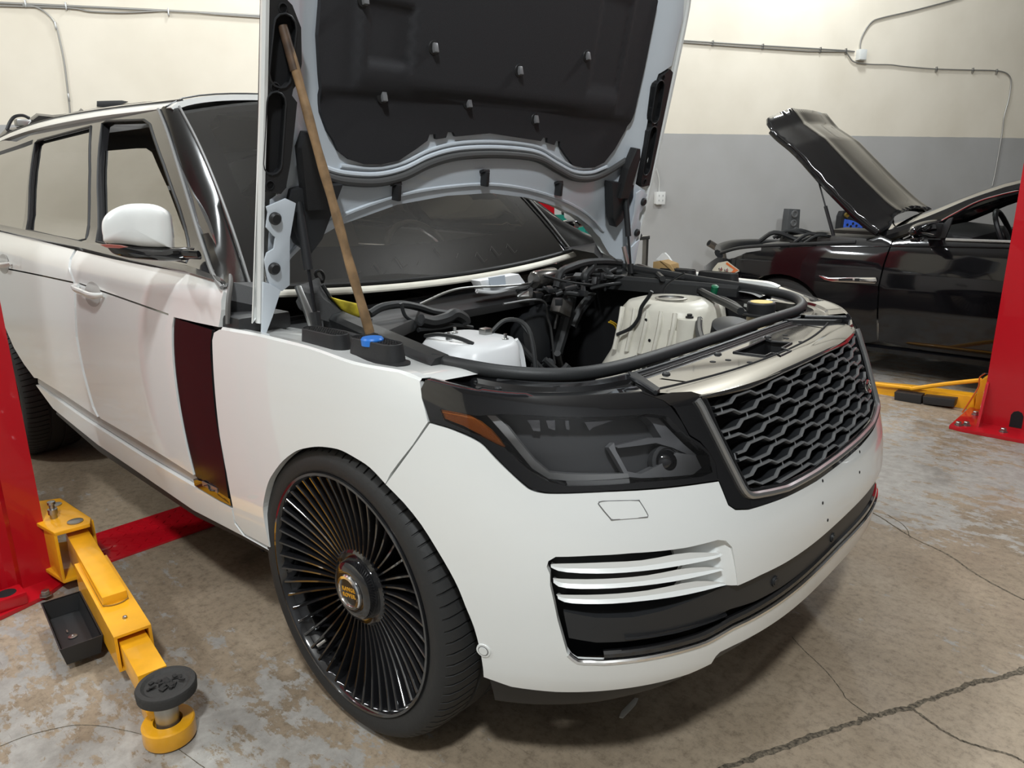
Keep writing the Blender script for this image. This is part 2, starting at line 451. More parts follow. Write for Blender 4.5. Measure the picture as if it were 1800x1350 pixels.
FLOORM = floor_material()
WALLM = wall_material('wall_paint_two_tone', 2.0, (.83, .765, .65), (.44, .435, .43))
DIMWALLM = mat('bounce_cutting_grey', (.16, .16, .165), .6)  # made-up dark tone for two unseen walls, to cut bounced light
c0 = wp(-9, 0); c1 = wp(15, 0)
floor = mesh('floor', [(-13, -14, 0), (16, -14, 0), (16, 18, 0), (-13, 18, 0), (-13, -14, -.15), (16, -14, -.15), (16, 18, -.15), (-13, 18, -.15)],
     [(0, 1, 2, 3), (7, 6, 5, 4), (0, 4, 5, 1), (1, 5, 6, 2), (2, 6, 7, 3), (3, 7, 4, 0)], FLOORM, smooth=False, kind='structure')
slab('wall_back', (c0.x, c0.y), (c1.x, c1.y), .2, 6.6, WALLM, kind='structure')
c2 = c0 - WN*14
slab('wall_left', (c2.x, c2.y), (c0.x, c0.y), .2, 6.6, WALLM, kind='structure')
c3_ = c1 - WN*14
slab('wall_right', (c1.x, c1.y), (c3_.x, c3_.y), .2, 6.6, DIMWALLM, kind='structure')
slab('wall_front', (c3_.x, c3_.y), (c2.x, c2.y), .2, 6.6, DIMWALLM, kind='structure')
ceil = mat('ceiling_boards', (.22, .21, .20), .8)
mesh('ceiling', [(-16, -14, 6.6), (17, -14, 6.6), (17, 19, 6.6), (-16, 19, 6.6), (-16, -14, 6.75), (17, -14, 6.75), (17, 19, 6.75), (-16, 19, 6.75)],
     [(3, 2, 1, 0), (4, 5, 6, 7), (0, 1, 5, 4), (1, 2, 6, 5), (2, 3, 7, 6), (3, 0, 4, 7)], ceil, smooth=False, kind='structure')

# cracks and joints: crumbled strips let into the slab
CRACKM = mat('crack_debris', (.125, .102, .074), .95, var=.75, vscale=110, bump=.8, bscale=180)
def crack(pts, w, seed, sub=16):
    random.seed(seed); P = smooth_curve([Vector((p[0], p[1], 0)) for p in pts], sub); v = []; n = len(P); drift = 0.0; wa = wb = .6
    for i, p in enumerate(P):
        d = (P[min(n-1, i+1)]-P[max(0, i-1)]).normalized(); s = Vector((-d.y, d.x, 0)); drift = .7*drift+random.uniform(-.25, .25); wob = s*drift*w
        wa = .6*wa+.4*random.uniform(.3, 1.0); wb = .6*wb+.4*random.uniform(.3, 1.0); a = w*wa; b = w*wb
        v += [p+wob+s*a+Vector((0, 0, .0006)), p+wob+Vector((0, 0, .0016)), p+wob-s*b+Vector((0, 0, .0006))]
    f = []
    for i in range(n-1): f += [(3*i, 3*i+1, 3*i+4, 3*i+3), (3*i+1, 3*i+2, 3*i+5, 3*i+4)]
    return mesh('crack', v, f, CRACKM, floor, smooth=False, recalc=False)
crack([(0.783,-0.48,0),(0.85,-0.341,0),(0.931,-0.177,0),(0.99,-0.055,0),(1.027,0.013,0),(1.087,0.11,0),(1.144,0.227,0),(1.182,0.315,0),(1.247,0.423,0),(1.301,0.533,0)], .013, 1)
crack([(1.087,0.108,0),(1.119,0.094,0),(1.15,0.081,0),(1.207,0.063,0),(1.257,0.068,0),(1.316,0.086,0),(1.365,0.08,0)], .006, 2)
crack([(0.717,0.212,0),(0.776,0.166,0),(0.854,0.116,0),(0.919,0.059,0),(0.952,0.025,0),(1.033,-0.005,0)], .0022, 3)
crack([(0.504,1.361,0),(0.636,1.321,0),(0.803,1.2,0),(0.94,1.138,0),(1.075,1.03,0),(1.244,0.939,0)], .006, 4)
crack([(0.673,1.353,0),(0.759,1.284,0),(0.805,1.19,0)], .003, 5)
crack([(-0.626,-1.61,0),(-0.611,-1.537,0),(-0.555,-1.444,0),(-0.442,-1.37,0),(-0.297,-1.312,0),(-0.156,-1.289,0)], .0018, 6)

# ------------------------------------------------------------------ the white car
car = empty('suv', (-1.3, 0, 0), 'large white SUV with its bonnet raised and headlight and grille facing the viewer', 'car')
G = .0  # panels lie on skin()
SEAM = .0022
GLASS_SIDE = glass_mat('side_glass', (.05, .05, .055), .0, .42, 1.5)
GLASS_WS = glass_mat('windscreen_glass', (.34, .34, .33), .0, .05, 1.5)
GLASS_LAMP = glass_mat('lamp_glass', (.86, .86, .87), .0, .03, 1.5)

def both(name, outline, m, holes=(), **k):
    a = patch(name, outline, skin, m, car, holes, **k)
    b = patch(name, outline, skin, m, car, holes, mirror=True, **k)
    return a, b

# front fenders
fender = [(-0.506,1.016),(-0.311,1.024),(-0.073,1.025),(0.135,1.014),(0.308,1.014),(0.369,1.003),(0.367,0.991),(0.363,0.968),(0.371,0.921),(0.32,0.866),(0.272,0.819),(0.244,0.79)] + sm2([(0.224,0.763),(0.176,0.79),(0.126,0.801),(0.071,0.807),(0.023,0.803),(-0.026,0.794),(-0.076,0.779),(-0.13,0.757),(-0.197,0.714),(-0.254,0.664),(-0.292,0.621),(-0.331,0.553),(-0.342,0.515),(-0.344,0.469),(-0.343,0.411)], 3) + [(-0.486,0.405),(-0.533,0.432),(-0.527,0.483),(-0.528,0.593),(-0.538,0.705),(-0.541,0.832),(-0.544,0.93),(-0.547,0.981),(-0.538,1.003)]
both('front_fender', fender, PAINT, h=.035, thick=.02)
# wheel arch lips and liners
arch = [(0.224,0.763),(0.176,0.79),(0.126,0.801),(0.071,0.807),(0.023,0.803),(-0.026,0.794),(-0.076,0.779),(-0.13,0.757),(-0.197,0.714),(-0.254,0.664),(-0.292,0.621),(-0.331,0.553),(-0.342,0.515),(-0.344,0.469),(-0.343,0.411)]
archf = [(0.224,0.763),(0.318,0.692),(0.379,0.6),(0.411,0.522),(0.433,0.448),(0.446,0.339)]
for sg in (1, -1):
    rings = []
    A = smooth_curve([skin(*p) for p in archf[::-1][:-1]] + [skin(*p) for p in arch], 3)
    for d in (.0, .05, .16, .34):
        rings.append([Vector((p.x+(.012 if d else 0)*(1 if p.x > 0 else -1), sg*(p.y+d), p.z+(.012 if d else 0))) for p in A])
    MB().loft(rings, closed_u=False).done('wheel_arch_liner', DARK, car)

# doors: lower skin and upper skin divided by the swage groove
def groove(pts, w=.003):
    a = sm2(pts, 3); return [(x, z+w) for x, z in a] + [(x, z-w) for x, z in a[::-1]]
fd = [(-1.747,1.162),(-1.347,1.153),(-1.028,1.149),(-0.766,1.149),(-0.528,1.138),(-0.5,1.12),(-0.5,1.07),(-0.513,1.022),(-0.647,1.019),(-0.796,1.018),(-0.807,0.986),(-0.809,0.925),(-0.807,0.846),(-0.799,0.739),(-0.784,0.63),(-0.767,0.518)] + [(-0.971,0.528),(-1.249,0.538),(-1.541,0.543),(-1.578,0.581),(-1.616,0.723),(-1.637,0.848),(-1.631,0.961),(-1.631,1.046)]
fdoor = both('front_door', fd, PAINT, holes=[groove([(-1.608,1.052),(-1.265,1.039),(-0.832,1.021)])], h=.045, thick=.02)
rd = [(-2.929,1.189),(-2.341,1.177),(-1.775,1.163),(-1.655,1.044),(-1.65,0.959),(-1.662,0.845),(-1.643,0.716),(-1.606,0.573),(-1.571,0.541),(-1.95,0.564),(-2.271,0.575)] + [(-2.325,0.568),(-2.442,0.614),(-2.55,0.673)] + [(-2.66,.78),(-2.84,.862),(-2.945,1.0),(-2.945,1.185)]
both('rear_door', rd, PAINT, holes=[groove([(-2.636,1.041),(-2.133,1.047),(-1.662,1.05)])], h=.05, thick=.02)
qp = [(-2.955,1.188),(-2.955,1.0),(-2.855,.868),(-2.93,.868),(-3.0,.865),(-3.12,.86),(-3.3,.82),(-3.45,.72),(-3.53,.58),(-3.56,.45),(-4.1,.45),(-4.25,.8),(-4.25,1.19),(-3.6,1.19)]
both('quarter_panel', qp, PAINT, h=.06, thick=.02)
# sill: painted panel, black cladding below, dark gap above
rk = [(-2.328,0.533),(-1.729,0.495),(-1.183,0.476),(-0.794,0.473),(-0.534,0.475),(-0.535,0.427),(-0.492,0.399),(-0.35,0.399),(-0.501,0.394),(-0.836,0.371),(-1.282,0.393),(-1.662,0.404),(-2.151,0.459)]
rock = [(-2.328,0.533),(-1.729,0.495),(-1.183,0.476),(-0.794,0.473),(-0.538,0.472),(-0.541,0.421),(-0.498,0.393),(-0.354,0.398)] + [(-0.502,0.392),(-0.836,0.371),(-1.284,0.39),(-1.662,0.404),(-2.153,0.456)]
both('sill_panel', rock, PAINT, h=.04, thick=.02)
scl = [(-2.148,0.462),(-1.657,0.41),(-1.28,0.396),(-0.835,0.373),(-0.5,0.397),(-0.346,0.403),(-0.355,0.363),(-0.544,0.351),(-0.887,0.319),(-1.352,0.33),(-1.749,0.341),(-2.215,0.41)]
both('sill_cladding', scl, SATIN, h=.05, thick=.05, off=-.02)
cl = [(-2.315,0.57),(-1.95,0.564),(-1.542,0.54),(-1.25,0.536),(-0.972,0.526),(-0.768,0.516),(-0.789,0.476),(-1.18,0.481),(-1.725,0.5),(-2.332,0.537)]
both('door_cladding', cl, mat('sill_grey', (.33,.325,.315), .4, coat=.3), h=.05, thick=.02, off=-.012)

# black vent trim on the front door, four blades
vb = [[(-0.8,1.014),(-0.803,0.943),(-0.802,0.856),(-0.791,0.74),(-0.778,0.626),(-0.761,0.514)], [(-0.542,1.01),(-0.551,0.958),(-0.547,0.897),(-0.543,0.748),(-0.528,0.638),(-0.54,0.487)]]
def strip(a, b, t0, t1, n=14):
    A = sm2(a, 4); B = sm2(b, 4); o = []
    def at(P, t):
        k = t*(len(P)-1); i = min(len(P)-2, int(k)); f = k-i; return (P[i][0]+(P[i+1][0]-P[i][0])*f, P[i][1]+(P[i+1][1]-P[i][1])*f)
    L = [at(A, i/n) for i in range(n+1)]; R = [at(B, i/n) for i in range(n+1)]
    q = lambda t: [(l[0]+(r[0]-l[0])*t, l[1]+(r[1]-l[1])*t) for l, r in zip(L, R)]
    return q(t0) + q(t1)[::-1]
for mir in (False, True):
    vent = patch('side_vent', strip(vb[0], vb[1], 0, 1), skin, GBLACK, car, h=.04, off=-.012, thick=.02, mirror=mir)
    for k, (t0, t1) in enumerate(((.0, .20), (.215, .43), (.445, .66), (.675, .985))):
        patch('vent_blade', strip(vb[0], vb[1], t0, t1), skin, mat('vent_black', (.008,.008,.009), .16, spec=.35), vent, h=.04, off=-.004+.002*k, thick=.01, mirror=mir)
    vl = [(-0.769,0.504),(-0.707,0.514),(-0.533,0.506),(-0.534,0.483),(-0.613,0.479),(-0.771,0.481)]
    vt = patch('vent_foot', vl, skin, GBLACK, car, h=.03, off=.002, thick=.015, mirror=mir)
    patch('badge_plate', [(-0.702,0.517),(-0.601,0.521),(-0.607,0.504),(-0.705,0.501)], skin, SILVER, vt, h=.02, off=.004, thick=.003, mirror=mir)
# the mark on the badge plate
MB().tube([skin(*p)+Vector((0, -.006, 0)) for p in [(-0.687,0.506),(-0.657,0.516),(-0.651,0.502),(-0.62,0.508)]], .0022, n=6).done('badge_letter', GBLACK, car)
# greenhouse: black frame with openings, glass, belt trim
def GM(l): return l
frame = [(-1.36,1.66),(-1.401,1.663),(-1.64,1.671),(-2.132,1.673),(-2.725,1.651),(-3.022,1.619)] + [(-3.3,1.64),(-3.8,1.60),(-4.05,1.48),(-4.12,1.212),(-3.4,1.212)] + [(-2.98,1.212),(-2.414,1.197),(-1.775,1.183),(-1.253,1.17),(-0.802,1.164),(-0.61,1.154)]
fwin = [(-1.847,1.651),(-1.474,1.633),(-1.404,1.613),(-1.198,1.469),(-1.013,1.326),(-0.874,1.205),(-0.825,1.172),(-1.252,1.184),(-1.643,1.197),(-1.761,1.395),(-1.887,1.643)]
rwin = [(-2.665,1.612),(-2.01,1.64),(-1.884,1.461),(-1.76,1.202),(-1.825,1.191),(-2.109,1.197),(-2.528,1.21),(-2.619,1.397),(-2.695,1.6)]
qwin = [(-2.973,1.6),(-2.748,1.618),(-2.688,1.475),(-2.602,1.208),(-2.929,1.219)] + [(-3.15,1.225),(-3.7,1.23),(-3.95,1.30),(-3.9,1.45),(-3.6,1.54),(-3.35,1.575)]
def rsc(l): return l
for mir in (False, True):
    fr = patch('window_frame', frame, skin, GBLACK if mir else mat('frame_gloss', (.03,.03,.032), .12, coat=1.0), car, holes=[fwin, rwin, qwin], h=.05, off=.004, thick=.03, mirror=mir)
    patch('window_glass', rwin, skin, GLASS_SIDE, fr, h=.1, off=-.008, thick=0, mirror=mir)
    patch('window_glass', qwin, skin, GLASS_SIDE, fr, h=.1, off=-.008, thick=0, mirror=mir)
    # the front door's window is wound half down
    gl = [(-1.818,1.539),(-1.505,1.538),(-1.416,1.535),(-1.357,1.519),(-1.161,1.394),(-0.995,1.269),(-0.871,1.201),(-0.828,1.172),(-1.252,1.184),(-1.643,1.197),(-1.761,1.395)]
    patch('window_glass', gl, skin, GLASS_SIDE, fr, h=.1, off=-.010, thick=0, mirror=mir)
    bt = [(-2.99,1.219),(-2.427,1.204),(-1.787,1.186),(-1.263,1.173),(-0.732,1.159),(-0.541,1.146),(-0.526,1.137),(-0.763,1.148),(-1.201,1.154),(-1.735,1.167),(-2.341,1.177),(-2.937,1.191)] + [(-3.4,1.192),(-4.12,1.192),(-4.12,1.222),(-3.4,1.222)]
    patch('belt_trim', bt, skin, mat('belt_dark', (.07,.068,.065), .25, coat=.6), car, h=.05, off=.010, thick=.02, mirror=mir)
    # rubber line round each glass
    for w in (rwin, fwin):
        MB().tube([Vector((p.x, p.y*(-1 if mir else 1), p.z)) for p in [skin(*q)+Vector((0, -.004, .0)) for q in dense(w, .06)]], .0055, n=6, closed=True, sub=1).done('glass_seal', RUBBER, fr)

# windscreen
def ws(u, v):
    yb, yt = .785, .640
    y = u*(yb+(yt-yb)*v)
    xb = -.60-.045*u*u; xt = -1.335+.05*u*u
    zb = 1.068+.035*u*u; zt = 1.735-.075*u*u
    b = 4*v*(1-v)
    return Vector((xb+(xt-xb)*v+.022*b, y, zb+(zt-zb)*v+.028*b))
sq = [(-1,0),(1,0),(1,1),(-1,1)]
wsp = patch('windscreen', sq, ws, GLASS_WS, car, h=.12, thick=0)
FRIT = mat('windscreen_frit', (.012,.011,.011), .25)
fo = [(-.86,.22),(-.88,.5),(-.87,.86),(-.78,.93),(.78,.93),(.87,.86),(.88,.5),(.86,.22),(.7,.17),(0,.155),(-.7,.17)]
patch('windscreen_border', sq, ws, FRIT, wsp, holes=[fo], h=.1, off=-.006, thick=0)
# pale paint-pen marks left on the border
random.seed(3)
for k in range(9):
    u = -.55+.13*k; v = random.uniform(.05, .11)
    pts = [ws(u, v), ws(u+.03, v+.02), ws(u+.04, v-.03), ws(u+.07, v-.02)][:random.choice((2, 3, 4))]
    MB().tube([p+Vector((.004, 0, .004)) for p in pts], .0007, n=4, sub=1).done('chalk_mark', mat('chalk', (.13,.125,.115), .8), wsp)

# A-pillars between windscreen edge and door frame
pa = [(-1.362,1.662),(-1.215,1.572),(-0.991,1.393),(-0.835,1.257),(-0.618,1.161),(-0.503,1.13)]
for sg in (1, -1):
    A = [skin(*p)+Vector((0, -.004, 0)) for p in pa]; A = [Vector((p.x, sg*p.y, p.z)) for p in A]
    A = smooth_curve(A, 4); n = len(A)-1
    rings = []
    for i, p in enumerate(A):
        v = 1-i/n; q = ws(-sg*1.0, max(.0, v)) + Vector((.004, 0, .006))
        mid = (p+q)/2 + Vector((.010, -.008*sg, .006))
        rings.append([p+Vector((-.02, .03*sg, 0)), p, p.lerp(mid, .6)+Vector((0, -.004*sg, .004)), mid, q.lerp(mid, .5)+Vector((.004, 0, .003)), q, q+Vector((-.02, .03*sg, -.02))])
    MB().loft(rings, closed_u=False).done('windscreen_pillar', mat('pillar_black', (.008,.008,.008), .22, spec=.4), car)
    # bright trim line on the pillar
    MB().tube([ws(-sg*.995, v)+Vector((.010, 0, .008)) for v in (.0, .25, .5, .75, 1)], .0045, n=6).done('pillar_trim', mat('trim_grey', (.2,.2,.2), .3), car)
    MB().tube([Vector((p.x, p.y-.006*sg, p.z)) for p in A], .006, n=6, sub=1).done('pillar_trim', mat('trim_grey', (.2,.2,.2), .3), car)

# roof
def roof(u, v):
    """u across -1..1, v along 0 front..1 rear"""
    x = -1.325+.05*u*u - v*2.85
    crown = 1.742+.045*math.sin(min(1, v*1.7)*PI/2) - .20*max(0, v-.45)**2*2
    a = abs(u); edge = pchip([(-.1, 1.66), (0, 1.663), (.25, 1.673), (.5, 1.665), (.75, 1.63), (1.0, 1.56)], v)
    yr = .668+.02*math.sin(v*PI)
    z = edge + (crown-edge)*max(0, 1-a**2.6)**.62
    return Vector((x, yr*u, z))
patch('roof', [(-1,0),(1,0),(1,1),(-1,1)], roof, PAINT, car, h=.045, thick=.02)
patch('sunroof', [(-.72,.22),(.72,.22),(.72,.75),(-.72,.75)], roof, GBLACK, car, h=.06, off=.002, thick=.003)
MB().tube([roof(-.93, t/12) + Vector((0, 0, .002)) for t in range(13)], .004, n=6, sub=1).done('roof_seam', SATIN, car)
MB().tube([roof(-1+.1*t, .0) + Vector((-.035, 0, .006)) for t in range(21)], .003, n=6, sub=1).done('roof_seam', SATIN, car)
# tail panel
MB().loft([[Vector((-4.25-.02*(1-abs(u)), .9*u, .45)), Vector((-4.32+.05*u*u, .955*u, .85)), Vector((-4.28, .90*u, 1.2)), Vector((-4.19, .70*u, 1.56))] for u in [-1+.1*i for i in range(21)]], closed_u=False).done('tailgate', PAINT, car)

# ------------------------------------------------------------------ front bumper (half outlines, mirrored about the nose)
def mir_s(l): return [(2*SL-s, z) for s, z in l[::-1]]
seamL = [(0.371,0.919),(0.32,0.863),(0.274,0.818),(0.245,0.789),(0.225,0.762)]
lampL = sm2([(0.376,0.919),(0.42,0.914),(0.454,0.906),(0.48,0.898),(0.501,0.888),(0.515,0.874),(0.529,0.859),(0.548,0.841),(0.566,0.824),(0.579,0.812),(0.593,0.802),(0.615,0.797),(0.644,0.796),(0.751,0.797),(0.876,0.791),(0.97,0.785),(1.017,0.781)], 3)[:-1] + [(1.017,0.781),(1.021,0.755),(1.025,0.73),(1.042,0.716),(1.082,0.707)]
grb = [(1.23,.697),(1.38,.6905),(SL,.689)]
half = lampL + grb
both_top = half + mir_s(half)[1:]
botL = sm2([(0.225,0.762),(0.276,0.731),(0.318,0.692),(0.35,0.647),(0.379,0.6),(0.398,0.561),(0.411,0.522),(0.424,0.484),(0.433,0.448),(0.441,0.396),(0.446,0.339)], 2)[:-1] + [(0.446,0.339),(0.474,0.335),(0.513,0.328),(0.613,0.331),(0.756,0.341),(0.914,0.35),(0.973,0.361),(0.98,0.38),(0.991,0.389)] + [(1.03,.392),(1.15,.392),(1.35,.39),(SL,.39)]
outer = both_top + mir_s(botL)[:] [::-1][::-1]
outer = both_top + [(2*SL-s, z) for s, z in botL] + botL[::-1][1:]
ZC = .447
inTop = [(0.603,0.629),(0.598,0.645),(0.603,0.658),(0.619,0.668),(0.692,0.672),(0.773,0.673),(0.895,0.668),(0.943,0.668),(0.977,0.668),(0.998,0.661),(1.013,0.643),(1.018,0.599),(1.024,0.551),(1.035,0.551)] + [(1.10,.5525),(1.2,.549),(1.38,.546),(SL,.545)]
inBot = [(0.652,0.418),(0.708,0.416),(0.815,0.42),(0.944,0.426)] + [(1.02,.442),(1.2,.446),(1.38,.450),(SL,.452)]
inL = [(0.64,0.427),(0.63,0.444),(0.612,0.525),(0.601,0.603)]
intake = inTop + mir_s(inTop)[1:] + mir_s(inL) [0:0]
intake = inTop + [(2*SL-s, z) for s, z in inTop[::-1][1:]] + [(2*SL-s, z) for s, z in inL[::-1]] + [(2*SL-s, z) for s, z in inBot] + inBot[::-1][1:] + inL
bump = patch('front_bumper', outer, skin, PAINT, car, holes=[intake], h=.026, thick=.02)
# carrier behind the intake
back = [(.56,.36),(.58,.70),(1.03,.68),(SL,.60),(2*SL-1.03,.68),(2*SL-.58,.70),(2*SL-.56,.36),(SL,.36)]
patch('intake_backing', back, skin, SATIN, bump, h=.04, off=-.075, thick=0)
# satin lower grille bar running round the nose
gtop = [(0.624,0.538),(0.69,0.525),(0.772,0.522),(0.84,0.529),(0.912,0.54),(0.972,0.549),(1.028,0.552)] + [(1.10,.551),(1.2,.5475),(1.38,.5445),(SL,.5435)]
gbot = [(0.634,0.473),(0.693,0.463),(0.753,0.463),(0.854,0.466),(0.938,0.477),(1.017,0.487)] + [(1.10,.478),(1.2,.474),(1.38,.472),(SL,.472)]
gf = gtop + mir_s(gtop)[1:] + [(2*SL-s, z) for s, z in gbot] + gbot[::-1][1:]
lowbar = patch('lower_grille', gf, skin, SATIN, bump, h=.03, off=-.012, thick=.05)
# the dark lower blade in each corner, with its glossy lip
def blade(name, top, bot, m, parent, offs=(-.045,-.004,-.004,-.03), split=.5, n=16, mirror=False, **k):
    A = sm2(top, 5); B = sm2(bot, 5)
    def at(P, t):
        q = t*(len(P)-1); i = min(len(P)-2, int(q)); f = q-i; return (P[i][0]+(P[i+1][0]-P[i][0])*f, P[i][1]+(P[i+1][1]-P[i][1])*f)
    e = 1e-3; rings = []
    for i in range(n+1):
        a, b = at(A, i/n), at(B, i/n); m1 = (a[0]+(b[0]-a[0])*split, a[1]+(b[1]-a[1])*split)
        m2 = (b[0], b[1]+.12*(a[1]-b[1]))
        ring = []
        for (s, z), o in zip((a, m1, m2, b), offs):
            p = skin(s, z); nn = (skin(s+e, z)-skin(s-e, z)).cross(skin(s, z+e)-skin(s, z-e)).normalized(); p = p+nn*o
            ring.append(Vector((p.x, -p.y, p.z)) if mirror else p)
        rings.append(ring)
    return MB().loft(rings, cap=True).done(name, m, parent, angle=25, **k)
F1 = ([(0.605,0.651),(0.619,0.655),(0.713,0.659),(0.796,0.658),(0.894,0.66),(0.981,0.641),(0.987,0.636)], [(0.606,0.643),(0.63,0.633),(0.71,0.629),(0.792,0.629),(0.886,0.628),(0.97,0.628),(0.987,0.633)])
F2 = ([(0.607,0.622),(0.64,0.622),(0.721,0.623),(0.804,0.624),(0.895,0.626),(0.978,0.609),(0.99,0.6)], [(0.608,0.609),(0.627,0.597),(0.707,0.596),(0.79,0.597),(0.884,0.596),(0.968,0.597),(0.988,0.597)])
F3 = ([(0.611,0.585),(0.638,0.586),(0.718,0.588),(0.802,0.59),(0.906,0.593),(0.979,0.574),(0.995,0.564)], [(0.615,0.572),(0.636,0.563),(0.706,0.561),(0.788,0.562),(0.883,0.56),(0.967,0.561),(0.994,0.56)])
def recess(s, z):
    e = 1e-3; nn = (skin(s+e, z)-skin(s-e, z)).cross(skin(s, z+e)-skin(s, z-e)).normalized(); k = min(1, max(0, (s-.955)/.075)); k = k*k*(3-2*k)
    return skin(s, z)-nn*.034*(1-k)
rec = [(0.881,0.664),(0.895,0.668),(0.943,0.668),(0.977,0.668),(0.998,0.661),(1.013,0.643),(1.018,0.599),(1.024,0.551),(0.987,0.554),(0.908,0.562),(0.884,0.566),(0.914,0.593),(0.89,0.598),(0.911,0.626),(0.887,0.632)]
for mir in (False, True):
    for T, B in (F1, F2, F3):
        blade('bumper_fin', [(s, z-.005) for s, z in T], B, PAINT, bump, offs=(-.008,-.009,-.003,-.03), split=.55, mirror=mir)
    patch('intake_recess', rec, recess, PAINT, bump, h=.018, off=-.001, thick=.01, mirror=mir)
    blade('blade_lip', [(0.752,0.483),(0.853,0.483),(0.937,0.485),(1.007,0.483)], [(0.753,0.472),(0.853,0.471),(0.938,0.475),(1.001,0.479)], GBLACK, bump, offs=(-.02,-.006,-.004,-.03), mirror=mir)
def on_skin(l, off):
    e = 1e-3; o = []
    for s, z in l:
        nn = (skin(s+e, z)-skin(s-e, z)).cross(skin(s, z+e)-skin(s, z-e)).normalized(); o.append(skin(s, z)+nn*off)
    return o
ch = [(0.632,0.438),(0.652,0.42),(0.708,0.417),(0.815,0.421),(0.944,0.427)] + [(1.02,.4415),(1.2,.4455),(1.38,.4495),(SL,.4515)]
ch = ch + mir_s(ch)[1:]
MB().tube(on_skin(dense(ch, .05, False), -.004), .0062, n=8, sub=2).done('chrome_strip', CHROME, bump)
MB().tube(on_skin(dense([(s, z+.013) for s, z in ch[2:-2]], .05, False), -.014), .010, n=8, sub=2).done('strip_backing', GBLACK, bump)
# washer jet cover, tow of plate screw holes, parking sensors
wc = [(0.729,0.777),(0.738,0.78),(0.807,0.776),(0.815,0.773),(0.824,0.749),(0.824,0.743),(0.816,0.742),(0.753,0.743),(0.745,0.746),(0.729,0.773)]
wj = patch('washer_cover', wc, skin, PAINT, bump, h=.02, off=.0015, thick=.004)
MB().tube(on_skin(wc, .0008), .0013, n=6, closed=True, sub=2).done('cover_gap', mat('gap_grey', (.16,.16,.16), .7), bump)
def disc_on(name, sz, r, m, parent, off=.001, th=.006, n=24, r2=None):
    p = on_skin([sz], off)[0]; q = on_skin([sz], off-th)[0]
    return MB().lathe([(r2 or r*.97, 0), (r, -.0015), (r, -th)], p, (p-q), n).done(name, m, parent)
for p in [(1.412,0.682),(1.394,0.632),(1.686,0.68),(1.664,0.63),(1.422,0.578)]:
    disc_on('screw_hole', p, .0042, DARK, bump, .0008, .002, 10)
sn = [(0.447,0.417)][0]
so = disc_on('parking_sensor', sn, .017, PAINT, bump, .002); disc_on('sensor_ring', sn, .0125, mat('gap_grey', (.16,.16,.16), .7), so, .0028, .002); disc_on('sensor_face', sn, .0105, PAINT, so, .0036, .003)
for p in [(1.177,0.503),(1.505,0.495)]:
    so = disc_on('parking_sensor', p, .013, SATIN, lowbar, -.008, .01); disc_on('sensor_face', p, .009, PLASTIC, so, -.006, .006)
for p in [(0.697,0.492)]: disc_on('parking_sensor', p, .013, SATIN, bump, -.012, .01)
# dark valance under the bumper, tow cover in the middle
va = [(0.447,0.336),(0.513,0.33),(0.613,0.333),(0.756,0.343),(0.913,0.352),(0.972,0.363),(0.921,0.306),(0.857,0.287),(0.733,0.261),(0.576,0.247),(0.486,0.241)]
va2 = [(s, z) for s, z in va]
for mir in (False, True):
    patch('bumper_valance', va2, skin, SATIN, bump, h=.04, off=-.016, thick=.05, mirror=mir)
sk2 = [(0.986,0.385),(0.995,0.387)] + [(1.04,.388),(1.2,.388),(SL,.386)]
sk3 = [(.96,.29),(1.15,.30),(SL,.30)]
skid = sk2 + mir_s(sk2)[1:] + [(2*SL-s, z) for s, z in sk3] + sk3[::-1][1:]
patch('skid_plate', skid, skin, mat('skid_grey', (.06,.06,.062), .5), bump, h=.04, off=-.03, thick=.04)
# ------------------------------------------------------------------ headlights
lamp = [(0.389,1.006),(0.465,0.996),(0.579,0.983),(0.682,0.982),(0.801,0.981),(0.901,0.978),(0.933,0.958),(0.945,0.944),(0.962,0.911),(0.971,0.882),(0.994,0.865),(1.016,0.839),(1.027,0.81),(1.021,0.788),(1.016,0.784)] + sm2([(0.971,0.788),(0.877,0.794),(0.752,0.8),(0.645,0.799),(0.618,0.801),(0.596,0.806),(0.583,0.815),(0.569,0.827),(0.551,0.844),(0.533,0.863),(0.519,0.877),(0.504,0.891),(0.484,0.902),(0.458,0.91),(0.423,0.917),(0.378,0.923)], 3) + [(0.364,0.969),(0.367,0.987)]
lens = [(0.408,0.951),(0.433,0.95),(0.499,0.945),(0.556,0.951),(0.601,0.951),(0.746,0.944),(0.892,0.938),(0.929,0.927),(0.956,0.894),(0.979,0.87),(1.01,0.837),(1.008,0.802),(0.975,0.799),(0.837,0.81),(0.675,0.812),(0.636,0.82),(0.6,0.84),(0.568,0.87),(0.551,0.885),(0.499,0.906),(0.415,0.93)]
amb = [(0.408,0.95),(0.433,0.95),(0.482,0.944),(0.503,0.933),(0.526,0.917),(0.541,0.901),(0.551,0.886),(0.529,0.892),(0.499,0.907),(0.459,0.922),(0.415,0.932)]
LAMPBLACK = mat('lamp_inner', (.075,.075,.077), .3)
